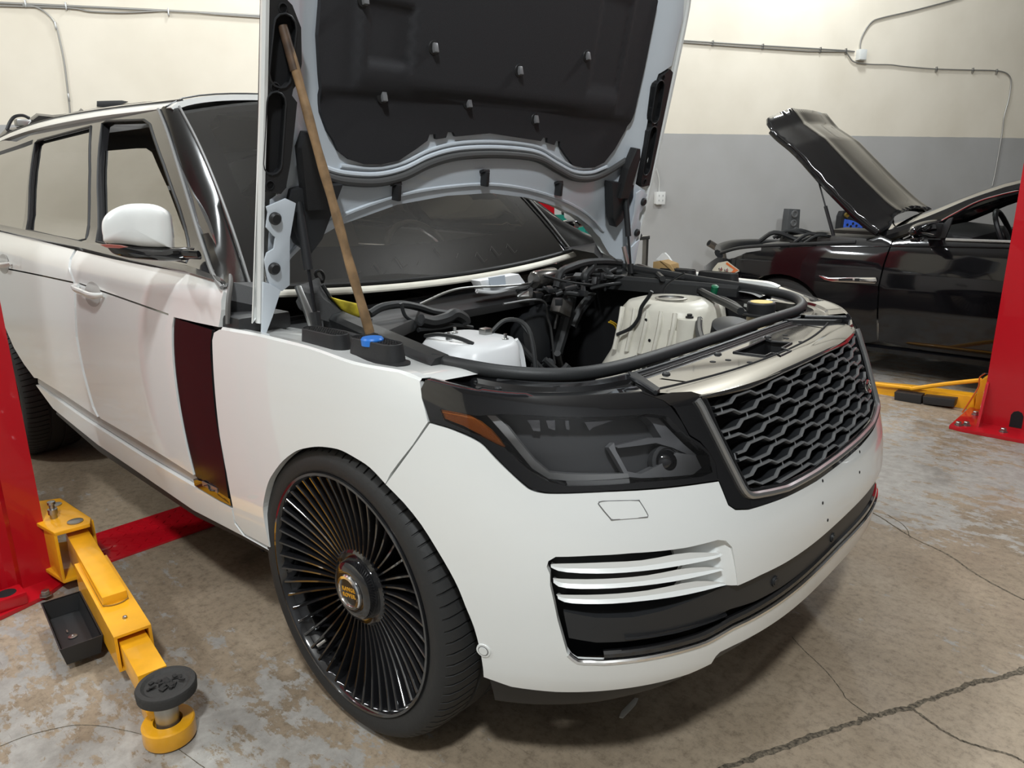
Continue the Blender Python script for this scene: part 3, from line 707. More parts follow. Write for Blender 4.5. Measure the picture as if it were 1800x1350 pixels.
for mir in (False, True):
    hl = patch('headlight', lamp, skin, GBLACK, car, holes=[lens], h=.03, thick=.05, off=.0, mirror=mir)
    patch('lamp_bowl', lens, skin, LAMPBLACK, hl, h=.03, off=-.055, thick=-.05, mirror=mir)
    patch('lamp_lens', lens, skin, GLASS_LAMP, hl, h=.03, off=.0005, thick=0, mirror=mir)
    patch('amber_reflector', amb, skin, AMBER, hl, h=.02, off=-.006, thick=.01, mirror=mir)
    if mir: continue
    # running light guide: a J-shaped frosted strip
    gd = mat('light_guide', (.42,.42,.415), .25, coat=.6)
    g1 = [(0.518,0.946),(0.539,0.947),(0.563,0.925),(0.612,0.859),(0.639,0.836),(0.679,0.833),(0.812,0.828),(0.812,0.819),(0.676,0.819),(0.634,0.823),(0.602,0.843),(0.561,0.898)]
    patch('light_guide', g1, skin, gd, hl, h=.02, off=-.018, thick=.02)
    patch('light_guide', [(0.671,0.819),(0.809,0.818),(0.809,0.807),(0.674,0.808)][::-1], skin, mat('light_guide2', (.34,.34,.335), .3, coat=.5), hl, h=.02, off=-.012, thick=.02)
    # inner step and projector surround
    patch('inner_trim', [(0.783,0.882),(0.798,0.891),(0.798,0.875),(0.813,0.831),(0.843,0.823),(0.909,0.84),(0.943,0.854),(0.993,0.84),(1.001,0.813),(0.972,0.804),(0.841,0.815),(0.807,0.821),(0.792,0.86)][::-1], skin, mat('lamp_trim', (.28,.28,.285), .3, coat=.4), hl, h=.02, off=-.022, thick=.025)
    patch('inner_trim', [(0.89,0.936),(0.924,0.927),(0.95,0.895),(0.972,0.867),(1,0.839),(0.978,0.844),(0.939,0.865),(0.9,0.88),(0.806,0.879),(0.798,0.884),(0.883,0.893),(0.918,0.889),(0.906,0.917)][::-1], skin, mat('lamp_trim2', (.19,.19,.195), .3, coat=.4), hl, h=.02, off=-.026, thick=.03)
    pc = [(0.92,0.838)][0]
    pj = on_skin([pc], -.05)[0]; pd = (on_skin([pc], 0)[0]-pj).normalized()
    MB().lathe([(.036, 0), (.037, .018), (.030, .020), (.028, .016)], pj, pd, 28).done('projector_ring', LAMPBLACK, hl)
    MB().lathe([(.028, .008), (.025, .022), (.016, .030), (0, .033)], pj, pd, 28).done('projector_lens', mat('projector_glass', (.01,.01,.012), .03, coat=1.0, spec=1.0), hl)
    for a, b in (((925,738),(950,760)), ((962,738),(978,758)), ((998,738),(1006,755))) if False else ():
        pass
    for q in ([(0.61,0.94),(0.64,0.941),(0.636,0.916),(0.62,0.917)], [(0.655,0.94),(0.676,0.941),(0.672,0.919),(0.657,0.922)], [(0.7,0.939),(0.709,0.94),(0.705,0.919),(0.698,0.921)], [(0.745,0.935),(0.815,0.935),(0.761,0.922),(0.752,0.916)]):
        patch('reflector_facet', q[::-1], skin, mat('facet', (.30,.30,.31), .12, metal=.7), hl, h=.02, off=-.035, thick=.006)
# black cover between the seal and the lamp
def zsurf(z): return lambda x, y: Vector((x, y, z))
for sg in (1, -1):
    a = [(x, sg*-abs(y) if sg == 1 else abs(y), z) for x, y, z in [(0.174,-0.757,0.975),(0.222,-0.751,0.975),(0.3,-0.745,0.975),(0.39,-0.739,0.975),(0.462,-0.708,0.975),(0.525,-0.63,0.975),(0.553,-0.53,0.975)]]
    a = [Vector((x, y if sg == 1 else -y, z)) for x, y, z in [(0.145,-0.73,0.975),(0.195,-0.725,0.975),(0.279,-0.723,0.975),(0.368,-0.714,0.975),(0.444,-0.687,0.975),(0.511,-0.611,0.975),(0.536,-0.505,0.975)]]
    b = [skin(*p) for p in [(0.393,1.007),(0.444,0.999),(0.506,0.991),(0.583,0.984),(0.673,0.984),(0.782,0.982),(0.897,0.979)]]
    b = [Vector((p.x, p.y*sg, p.z)) for p in b]
    a = smooth_curve(a, 4); b = smooth_curve(b, 4)
    rings = []
    for p, q in zip(a, b):
        d = q-p
        rings.append([p+Vector((0, 0, -.03)), p+Vector((0, 0, .0)), p+d*.22+Vector((0, 0, -.002)), p+d*.26+Vector((0, 0, -.012)), p+d*.55+Vector((0, 0, -.012)), p+d*.60+Vector((0, 0, -.004)), q+d*-.06+Vector((0, 0, -.001)), q+Vector((0, 0, -.006)), q+Vector((-.02, .01*sg, -.04))])
    lc = MB().loft(rings, closed_u=False).done('lamp_cover', GBLACK, car)
    if sg == 1:
        for p in [(0.185,-0.716,0.966),(0.298,-0.756,0.966),(0.373,-0.766,0.966)]:
            MB().lathe([(.009, 0), (.009, .003), (.006, .006), (0, .006)], p, (0, 0, 1), 12).done('screw', PLASTIC, lc)

# ------------------------------------------------------------------ grille
def srange(z): # side limit of the mesh opening at height z
    return 1.03+.0
tl = [(1.039,0.955),(1.037,0.935),(1.053,0.876),(1.075,0.803),(1.086,0.755),(1.095,0.741)]
opening_half = [(1.036,.950),(1.20,.944),(1.38,.948),(SL,.948)]
sideL = [(1.048,0.947),(1.057,0.885),(1.079,0.814),(1.095,0.761)]
botH = [(1.099,0.748),(1.112,0.743),(1.165,0.736)] + [(1.23,.7255),(1.38,.721),(SL,.7195)]
half_o = sideL[::-1] + opening_half
op = half_o + mir_s(half_o)[1:] + [(2*SL-s, z) for s, z in botH] + botH[::-1][1:]
outL = [(1.017,0.785),(1.023,0.817),(1.013,0.842),(0.995,0.868),(0.973,0.884),(0.966,0.904),(0.953,0.94),(0.944,0.951),(0.982,0.952)]
topo = [(1.036,.955),(1.20,.949),(1.38,.953),(SL,.953)]
lowo = [(1.019,0.782),(1.024,0.754),(1.027,0.732),(1.045,0.718),(1.083,0.71)] + [(1.23,.6985),(1.38,.692),(SL,.6905)]
ho = outL + topo
gout = ho + mir_s(ho)[1:] + [(2*SL-s, z) for s, z in lowo] + lowo[::-1][1:]
gr = patch('grille', gout, skin, GBLACK, car, holes=[op], h=.028, off=.001, thick=.05)
# satin inner frame line down the sides and along the bottom
fl = [(1.019,0.947),(1.025,0.932),(1.043,0.868),(1.063,0.803),(1.077,0.756),(1.087,0.74),(1.104,0.733),(1.159,0.725)] + [(1.23,.716),(1.38,.7115),(SL,.710)]
fl2 = fl + mir_s(fl)[1:]
MB().tube(on_skin(dense(fl2, .03, False), .0035), .0085, n=8, sub=2).done('grille_trim', mat('trim_silver', (.36,.36,.36), .28, metal=.8), gr)
MB().tube(on_skin(dense(op, .03), -.001), .004, n=6, sub=1, closed=True).done('grille_seal', GBLACK, gr)
patch('grille_backing', op, skin, DARK, gr, h=.05, off=-.10, thick=0)
# wavy bars in antiphase, each a ribbon standing edge on
PER = .166; AMP = .0056
def wave(s):
    t = ((s-1.070)/PER) % 1.0
    k = [(0, -1), (.36, -1), (.50, 1), (.86, 1), (1.0, -1)]
    for (a, va), (b, vb) in zip(k, k[1:]):
        if t <= b: return va+(vb-va)*(t-a)/(b-a)
    return -1
def zr(s): # the rows follow the slight sag of the opening
    u = abs(s-SL)/.5; return .004*(1-u)
ROWS = 10
for r in range(ROWS):
    z0 = .9295-.0256*r; sgn = 1 if r % 2 == 0 else -1
    pts = []; s = 1.0
    brk = []
    n0 = -2
    k = -1
    while True:
        for f in (0, .36, .50, .86):
            brk.append(1.070+PER*(k+f))
        k += 1
        if 1.070+PER*k > 2*SL-.98: break
    brk = [b for b in brk if 1.0 < b < 2*SL-1.0]
    brk = sorted(brk)
    seg = []
    for b0, b1 in zip(brk, brk[1:]):
        n = max(1, int((b1-b0)/.02))
        for q in range(n): seg.append(b0+(b1-b0)*q/n)
    seg.append(brk[-1])
    row = []
    for s in seg:
        z = z0+sgn*AMP*wave(s)+zr(s)
        if inside((s, z), op): row.append((s, z))
    if len(row) < 4: continue
    W = .0036
    m = MB(); e = 1e-3; rings = []
    for i, (s, z) in enumerate(row):
        a = row[max(0, i-1)]; b = row[min(len(row)-1, i+1)]
        dx, dz = b[0]-a[0], b[1]-a[1]; L = math.hypot(dx, dz); nx, nz = -dz/L, dx/L
        nn = (skin(s+e, z)-skin(s-e, z)).cross(skin(s, z+e)-skin(s, z-e)).normalized()
        hi = skin(s+nx*W, z+nz*W); lo = skin(s-nx*W, z-nz*W)
        hi2 = skin(s+nx*W*.45, z+nz*W*.45); lo2 = skin(s-nx*W*.45, z-nz*W*.45)
        rings.append([hi2-nn*.055, hi-nn*.010, hi2-nn*.003, lo2-nn*.003, lo-nn*.010, lo2-nn*.055])
    m.loft(rings, cap=True)
    me_o = m.done('grille_bar', ATLAS, gr, angle=20)
    me_o.data.materials.append(SATIN)
    for p in me_o.data.polygons:
        vi = [v % 6 for v in p.vertices]
        if set(vi) & {0, 5}: p.material_index = 1
    # short struts tying neighbouring bars
    for k in range(-1, 8):
        s = 1.070+PER*(k+(.18 if sgn > 0 else .68)) 
        z1 = z0-AMP+zr(s)
        if r < ROWS-1 and inside((s, z1-.004), op) and inside((s, z1-.02), op):
            p, q = on_skin([(s, z1+.002), (s, z1-.012)], -.012)
            MB().cyl(p, q, .0022, n=6).done('grille_strut', ATLAS, gr)
# oval badge low on the far side of the mesh
bc = [(1.903,0.807)][0]
bs, bz = bc[0], bc[1]
ov = [(bs+.036*math.cos(2*PI*k/28), bz+.0165*math.sin(2*PI*k/28)) for k in range(28)]
bd = patch('badge', ov, skin, GBLACK, gr, h=.02, off=.006, thick=.02)
MB().tube(on_skin(ov, .007), .0022, n=6, closed=True, sub=1).done('badge_rim', CHROME, bd)
MB().tube(on_skin([(bs-.022, bz-.006), (bs-.006, bz+.007), (bs+.004, bz-.007), (bs+.022, bz+.006)], .008), .002, n=6, sub=1).done('badge_stroke', CHROME, bd)

# slam panel and front lip
SZ = .957
sf = [(.612,-.565),(.645,-.423),(.672,-.25),(.683,-.08),(.683,.08),(.672,.25),(.645,.423),(.612,.565)]
sfs = sm2(sf, 4)
rear = [(.49,.60),(.502,.40),(.507,0),(.502,-.40),(.49,-.60)]
slots = [[(.577,-.437),(.578,-.425),(.642,-.412),(.643,-.424)], [(.577,.437),(.578,.425),(.642,.412),(.643,.424)]]
lt = [(x, y) for x, y, z in [(0.585,-0.073,0.957),(0.586,0.001,0.957),(0.577,0.141,0.957),(0.604,0.122,0.957),(0.656,0.136,0.957),(0.662,0.055,0.957),(0.694,0.037,0.957),(0.697,-0.039,0.957),(0.681,-0.019,0.957),(0.666,-0.022,0.957),(0.668,-0.064,0.957),(0.619,-0.07,0.957)]]
slam = patch('slam_panel', sfs + rear, zsurf(SZ), PANELBLACK, car, holes=slots+[lt], h=.05, thick=.012)
cx_, cy_ = sum(p[0] for p in lt)/len(lt), sum(p[1] for p in lt)/len(lt)
MB().loft([[Vector((x, y, SZ-.001)) for x, y in lt], [Vector((x, y, SZ-.075)) for x, y in lt]], cap=False).done('latch_pocket', PLASTIC, slam)
mesh('pocket_floor', [(x, y, SZ-.07) for x, y in lt], [tuple(range(len(lt)))], SATIN, slam, smooth=False)
MB().tube([(x, y, SZ+.001) for x, y in lt], .0035, n=6, closed=True, sub=1).done('pocket_rim', PLASTIC, slam)
for p in [(0.562,-0.118,0.957),(0.567,-0.388,0.957),(0.561,-0.5,0.957),(0.57,0.177,0.957)]:
    MB().lathe([(.010, 0), (.010, .002), (.007, .005), (.003, .005), (0, .003)], p, (0, 0, 1), 14).done('screw', PLASTIC, slam)
for p in [(0.591,-0.202,0.957),(0.612,-0.16,0.957),(0.665,-0.148,0.957),(0.595,0.24,0.957),(0.617,0.195,0.957),(0.668,0.175,0.957),(0.564,0.425,0.957)]:
    MB().lathe([(.008, 0), (.008, .001), (0, .0012)], p, (0, 0, 1), 10).done('panel_hole', DARK, slam)
lipr = []
for k in range(len(sfs)):
    x, y = sfs[k]
    t = k/(len(sfs)-1); s = 1.030+(2*SL-2*1.030)*t
    z = .953-.004*math.sin(PI*t); q = skin(s, z); p = Vector((x, y, SZ))
    lipr.append([p+Vector((.001, 0, -.012)), p+Vector((.001, 0, .001)), p.lerp(q, .35)+Vector((0, 0, .004)), p.lerp(q, .75)+Vector((0, 0, .004)), q+Vector((.002, 0, .001)), q+Vector((.003, 0, -.005)), q+Vector((-.03, 0, -.012))])
MB().loft(lipr, closed_u=False).done('grille_lip', PANELBLACK, slam)
MB().tube([(x-.004, y, SZ+.0005) for x, y in sfs], .0030, n=6, sub=1).done('panel_seam', DARK, slam)
for mir in (False, True):
    patch('lip_end', [(0.89,0.978),(0.916,0.967),(0.964,0.969),(1.017,0.964),(1.045,0.953),(0.992,0.952),(0.944,0.947),(0.933,0.958)], skin, PANELBLACK, slam, h=.02, off=.001, thick=.03, mirror=mir)
# near and far end brackets of the slam panel
for sg in (1, -1):
    e1 = [(x, y*sg, z) for x, y, z in [(0.5,-0.449,0.955),(0.522,-0.444,0.955),(0.634,-0.527,0.955),(0.646,-0.569,0.955),(0.58,-0.538,0.955)]]
    br = MB().prism(e1, (0, 0, .010)).done('panel_bracket', PLASTIC, slam)
    MB().tube([(x, y*sg, z) for x, y, z in [(0.547,-0.511,0.97),(0.6,-0.542,0.97),(0.654,-0.579,0.97)]], .005, n=6).done('bracket_rib', SATIN, slam)

# weather seal round the engine bay
sp = [(0.158,-0.689,0.985),(0.223,-0.695,0.985),(0.3,-0.701,0.985),(0.366,-0.693,0.985)] + [(0.411,-0.647,0.978),(0.456,-0.601,0.978),(0.483,-0.551,0.978),(0.494,-0.451,0.978)] + [(0.48,-0.16,0.974),(0.491,0.155,0.974),(0.516,0.382,0.974)] + [(0.522,0.493,0.976)] + [(0.505,0.593,0.98)]
sp = [(.165,-.765,1.0),(.25,-.748,.995),(.33,-.715,.988),(.40,-.662,.982),(.452,-.585,.977),(.478,-.47,.974),(.487,-.3,.973),(.49,0,.973),(.487,.3,.973),(.490,.47,.973),(.494,.585,.976),(.472,.675,.985),(.41,.733,.997),(.30,.765,1.004),(.0,.785,1.02),(-.2,.79,1.035),(-.35,.79,1.045)]
es = MB().tube(sp, .017, n=12, sub=6).done('bay_seal', RUBBER, car)
MB().tube([(x+.026*(1 if abs(y) < .6 else .4), y*1.028, z-.017) for x, y, z in sp[2:12]], .007, n=6, sub=5).done('seal_carrier', SATIN, es)
MB().tube([(x+.042*(1 if abs(y) < .6 else .4), y*1.046, z-.016) for x, y, z in sp[4:10]], .004, n=6, sub=5).done('seal_carrier', PLASTIC, es)
# broad foam rails along both sides
for sg in (1, -1):
    pr = []
    for t in range(13):
        u = t/12; x = -.46+.66*u; y = -.615-.155*u; z = 1.028-.016*u; w = .036-.002*u
        pr.append([Vector((x, sg*(y-w), z-.07)), Vector((x, sg*(y-w), z-.012)), Vector((x, sg*(y-w*.6), z)), Vector((x, sg*(y+w*.5), z+.004)), Vector((x, sg*(y+w), z-.008)), Vector((x, sg*(y+w), z-.05))])
    MB().loft(pr, cap=True).done('foam_rail', RUBBER, car)

# ------------------------------------------------------------------ raised bonnet
HO = Vector((-.39, 0, 1.04)); HA = math.radians(12)
HE = Vector((math.sin(HA), 0, math.cos(HA))); HN = Vector((math.cos(HA), 0, -math.sin(HA)))
def sst(t): t = min(1, max(0, t)); return t*t*(3-2*t)
def inn(y, h):
    a = sst((abs(y)-.70)/.2); off = -.055*(1-a); t = min(1, max(0, (.40-h)/.4)); return off-.10*t*t*(1-a)
def hp(y, h, off): return HO+HE*h+Vector((0, y, 0))+HN*off
def f_in(y, h): return hp(y, h, inn(y, h))
def f_out(y, h):
    a = sst((abs(y)-.80)/.125); return hp(y, h, (inn(y, h)-.048)*(1-a)+(-.006)*a)
rearE = [(-.915,.0),(-.86,.05),(-.8,.115),(-.7,.18),(-.6,.232),(-.4,.288),(-.2,.312),(0,.318),(.2,.298),(.4,.257),(.56,.208),(.69,.153),(.755,.11),(.81,.04),(.925,-.02)]
front = [(.935,.6),(.93,1.0),(.90,1.12),(.80,1.19),(.5,1.24),(0,1.26),(-.5,1.24),(-.80,1.19),(-.88,1.12),(-.89,1.0),(-.895,.6)]
bon = patch('bonnet', rearE+front, f_out, PAINT, car, h=.05, thick=-.004)
bi = [(-.875,.04),(-.8,.118),(-.7,.183),(-.6,.235),(-.4,.291),(-.2,.315),(0,.321),(.2,.301),(.4,.26),(.56,.211),(.69,.156),(.755,.113),(.81,.043),(.885,-.01),(.895,.33),(.832,.355),(.828,.60),(.818,.70),(.832,.785),(.893,.825),(.90,1.0),(.87,1.10),(.78,1.165),(.5,1.215),(0,1.235),(-.5,1.215),(-.78,1.165),(-.85,1.10),(-.86,1.0),(-.866,.825),(-.805,.785),(-.795,.70),(-.803,.60),(-.808,.355),(-.868,.33)]
f_in2 = lambda y, h: f_in(-y, h)
def flip(l): return [(-a, b) for a, b in l[::-1]]
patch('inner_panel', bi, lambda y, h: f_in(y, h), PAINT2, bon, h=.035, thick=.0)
# turned-over outer edges
for pts in ([(-.897,-.0),(-.897,.3),(-.892,.6),(-.888,1.0),(-.878,1.1)], [(.922,0),(.932,.3),(.936,.6),(.93,1.0),(.91,1.1)]):
    P = smooth_curve([hp(y, h, .0) for y, h in pts], 6); sgn = -1 if pts[0][0] < 0 else 1
    MB().loft([[p+Vector((-.012, .004*sgn, 0)), p+Vector((.0, .006*sgn, 0)), p+HN*.006, p+HN*.004+Vector((0, -.010*sgn, 0)), p-HN*.004+Vector((0, -.014*sgn, 0))] for p in P], closed_u=False).done('bonnet_edge', PAINT, bon)
# liner
linp = [(-.722,.80),(-.726,.73),(-.715,.64),(-.700,.545),(-.677,.50),(-.655,.475),(-.64,.45),(-.600,.426),(-.549,.414),(-.49,.414),(-.425,.426),(-.36,.462),(-.32,.487),(-.314,.505),(-.290,.507),(-.285,.492),(-.245,.498),(-.24,.515),(-.215,.515),(-.205,.503),(-.054,.519)]
linp = linp + [(.211,.503),(.22,.515),(.245,.515),(.25,.498),(.29,.492),(.295,.507),(.32,.505),(.325,.487),(.37,.455),(.42,.424),(.49,.412),(.56,.415),(.62,.435),(.674,.488),(.72,.56),(.737,.63),(.743,.8),(.742,1.03),(.70,1.10),(.4,1.14),(-.4,1.14),(-.69,1.10),(-.722,1.03)]
def relief(y, h):
    r = 0
    r += .012*sst((h-.575-.03*math.cos(y*2.2))/.03)
    r += .010*sst((.62-abs(y))/.03)*sst((h-.6)/.05)
    d = max(abs(y+.50)/.075, abs(h-.76)/.07); r -= .012*(1-sst((d-.8)/.4))
    d = max(abs(y-.50)/.09, abs(h-.85)/.16); r -= .010*(1-sst((d-.8)/.4))
    return r
patch('bonnet_liner', linp, lambda y, h: hp(y, h, inn(y, h)+.012+relief(y, h)), FELT, bon, h=.022, thick=.012)
CLIP = mat('clip_grey', (.16,.16,.165), .35)
for p in [(779,56),(690,172),(863,163),(967,91),(1085,88),(1003,200),(627,1)]:
    pass
for (y, h) in [(-.35,.745),(-.505,.60),(-.17,.605),(.02,.72),(.36,.80),(.16,.575),(-.60,.83),(.30,.56)][:7]:
    b = hp(y, h, inn(y, h)+.012+relief(y, h))
    cl_ = MB().lathe([(.020, 0), (.019, .002), (.012, .003)], b, HN, 16).done('liner_clip', PLASTIC, bon)
    MB().box(b+HN*.007, (.012, .016, .026), Matrix.Rotation(-HA, 3, 'Y'), .002).done('clip_head', CLIP, cl_)
# wavy rubber seal, bright bead above it
sl_ = [(-.76,.41),(-.70,.388),(-.623,.368),(-.503,.362),(-.40,.380),(-.30,.418),(-.19,.442),(-.041,.452),(.12,.450),(.226,.438),(.33,.405),(.44,.375),(.55,.372),(.65,.395),(.755,.446)]
MB().tube([f_in(y, h)+HN*.010 for y, h in sl_], .013, n=10, sub=5).done('bonnet_seal', mat('seal_grey', (.075,.075,.075), .5), bon)
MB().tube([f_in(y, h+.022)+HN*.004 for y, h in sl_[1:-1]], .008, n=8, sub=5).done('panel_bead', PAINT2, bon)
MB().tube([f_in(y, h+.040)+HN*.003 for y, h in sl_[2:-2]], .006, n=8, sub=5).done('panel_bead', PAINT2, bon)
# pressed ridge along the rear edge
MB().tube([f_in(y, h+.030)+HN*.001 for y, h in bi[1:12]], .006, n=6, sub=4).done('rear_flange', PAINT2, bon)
for (y, h) in [(-.425,.345),(-.053,.385),(.355,.345)]:
    b = f_in(y, h)
    c_ = MB().box(b+HN*.016-HE*.012, (.030, .014, .048), Matrix.Rotation(-HA+.35, 3, 'Y'), .003).done('edge_clip', PLASTIC, bon)
    MB().box(b+HN*.010+HE*.012, (.022, .030, .010), Matrix.Rotation(-HA, 3, 'Y'), .002).done('clip_tab', PLASTIC, c_)
# black air ducts let into both edges
def duct(o, sg):
    F = lambda y, h: hp(y, h, .002+.0*y)
    # outline o in (y,h); two long pockets
    holes = [[(sg*a, b) for a, b in q] for q in (DUCT_A, DUCT_B)]
    oo = [(sg*a, b) for a, b in o]
    if sg < 0: pass
    d = patch('air_duct', oo, F, PLASTIC, bon, holes=holes, h=.03, thick=.03)
    for q in holes:
        MB().loft([[F(*p) for p in q], [F(*p)-HN*.020 for p in q]]).done('duct_wall', SATIN, d)
        mesh('duct_floor', [F(*p)-HN*.018 for p in q], [tuple(range(len(q)))], DARK, d, smooth=False)
        MB().tube([F(*p)+HN*.001 for p in q], .0028, n=6, closed=True, sub=1).done('duct_rim', SATIN, d)
    for (a, b) in ((.845,.775), (.862,.60), (.872,.368)):
        c = F(sg*a, b); MB().lathe([(.013, 0), (.013, .002), (.010, .003), (.009, -.006), (0, -.006)], c, HN, 14).done('duct_boss', DARK, d)
    return d
def slotp(yc0, h0, yc1, h1, w, n=7):
    o = []
    for k in range(n): t = PI*k/(n-1); o.append((yc1+w*math.cos(t), h1+w*math.sin(t)))
    for k in range(n): t = PI+PI*k/(n-1); o.append((yc0+w*math.cos(t), h0+w*math.sin(t)))
    return o
DUCT_A = slotp(.848,.63,.838,.735,.030); DUCT_B = slotp(.866,.42,.858,.565,.026)
duct_o = [(.893,.352),(.889,.60),(.886,.80),(.86,.81),(.82,.785),(.795,.74),(.790,.66),(.800,.615),(.812,.60),(.815,.585),(.80,.57),(.806,.50),(.815,.42),(.826,.36),(.84,.345)]
duct(duct_o, -1)
dR = [(a+.02, b) for a, b in duct_o]
duct([(a+.025, b-.0) for a, b in duct_o], 1)
# strut brackets, hinges, gas struts
for sg in (-1, 1):
    k = 1.0 if sg < 0 else 1.02
    bl = MB().prism([hp(sg*k*y, h, -.03) for y, h in ((.70,.30),(.76,.30),(.785,.46),(.77,.50),(.745,.50),(.715,.42))], HN*.035, .003).done('strut_bracket', PLASTIC, bon)
    MB().prism([hp(sg*k*y, h, -.05) for y, h in ((.64,.365),(.72,.36),(.80,.352),(.815,.30),(.79,.24),(.77,.20),(.735,.175),(.70,.215))], HN*.04, .004).done('bracket_cover', SATIN, bon)
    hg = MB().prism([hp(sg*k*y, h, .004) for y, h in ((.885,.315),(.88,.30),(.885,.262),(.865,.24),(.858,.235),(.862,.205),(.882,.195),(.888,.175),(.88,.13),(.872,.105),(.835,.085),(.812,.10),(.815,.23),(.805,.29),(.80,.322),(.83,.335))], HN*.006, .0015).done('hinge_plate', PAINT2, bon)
    for (y, h) in ((.862,.285), (.862,.152)):
        MB().lathe([(.0165, 0), (.0165, .007), (.012, .012), (.010, .012), (0, .011)], hp(sg*k*y, h, .010), HN, 6 if False else 18).done('hinge_bolt', PLASTIC, hg)
    MB().lathe([(.005, 0), (.005, .0008), (0, .0008)], hp(sg*k*.885, .06, .012), HN, 10).done('hinge_hole', DARK, hg)
    MB().prism([hp(sg*k*y, h, .008) for y, h in ((.895,.12),(.87,.11),(.842,.09),(.865,.02),(.885,-.03),(.897,-.03))], HN*.008, .002).done('hinge_arm', PAINT2, bon)
    # lower link of the hinge
    MB().prism([Vector((-.36, sg*.80, 1.13)), Vector((-.36, sg*.785, 1.13)), Vector((-.30, sg*.765, .99)), Vector((-.30, sg*.79, .985))], (.012, 0, .004), .002).done('hinge_link', STEEL, bon)
    top = Vector((-.345, sg*.775, 1.365)); bot = Vector((-.300, sg*.775, 1.03)); d = bot-top
    gs = MB().cyl(top+d*.03, top+d*.56, .0125, n=14).done('gas_strut', SATIN, bon)
    MB().cyl(top+d*.56, top+d*.94, .005, n=10).done('strut_rod', mat('rod_dark', (.05,.05,.055), .15, metal=.8), gs)
    MB().cyl(top-d*.03, top+d*.06, .010, n=10).done('strut_end', PLASTIC, gs)
    MB().cyl(top+d*.90, top+d*1.02, .013, n=10).done('strut_end', PLASTIC, gs)
# ------------------------------------------------------------------ wheels
RW = .395
TX = 168
def tyre_mesh():
    # profile (radius, offset inwards from the outer face)
    prof = [(.316, .012), (.322, .004), (.331, .0), (.346, -.004), (.362, -.003), (.376, .006), (.386, .020), (.3925, .042), (.395, .075), (.395, .098), (.389, .100), (.389, .110), (.395, .112), (.3955, .150), (.3955, .165), (.389, .167), (.389, .177), (.3955, .179), (.395, .220), (.392, .250), (.384, .272), (.366, .286), (.340, .288), (.318, .282), (.311, .275)]
    ang = []
    P = 84; rnd = random.Random(5)
    for k in range(P):
        a0 = 2*PI*k/P; w = 2*PI/P
        ang += [(a0, 0), (a0+w*.80, 0), (a0+w*.84, 1), (a0+w*.95, 1)]
    n = len(ang); v = []; f = []
    for (r, h) in prof:
        for a, g in ang:
            rr = r
            if g and (.018 < h < .099): rr = r-.0055
            if g and (.112 < h < .150 or .180 < h < .26): rr = r-.0045
            tw = 0.05*max(0, h)*6
            v.append((rr*math.cos(a+tw), h, rr*math.sin(a+tw)))
    for k in range(len(prof)-1):
        for i in range(n): f.append((k*n+i, k*n+(i+1) % n, (k+1)*n+(i+1) % n, (k+1)*n+i))
    return v, f
tv, tf = tyre_mesh()
SPK = 48
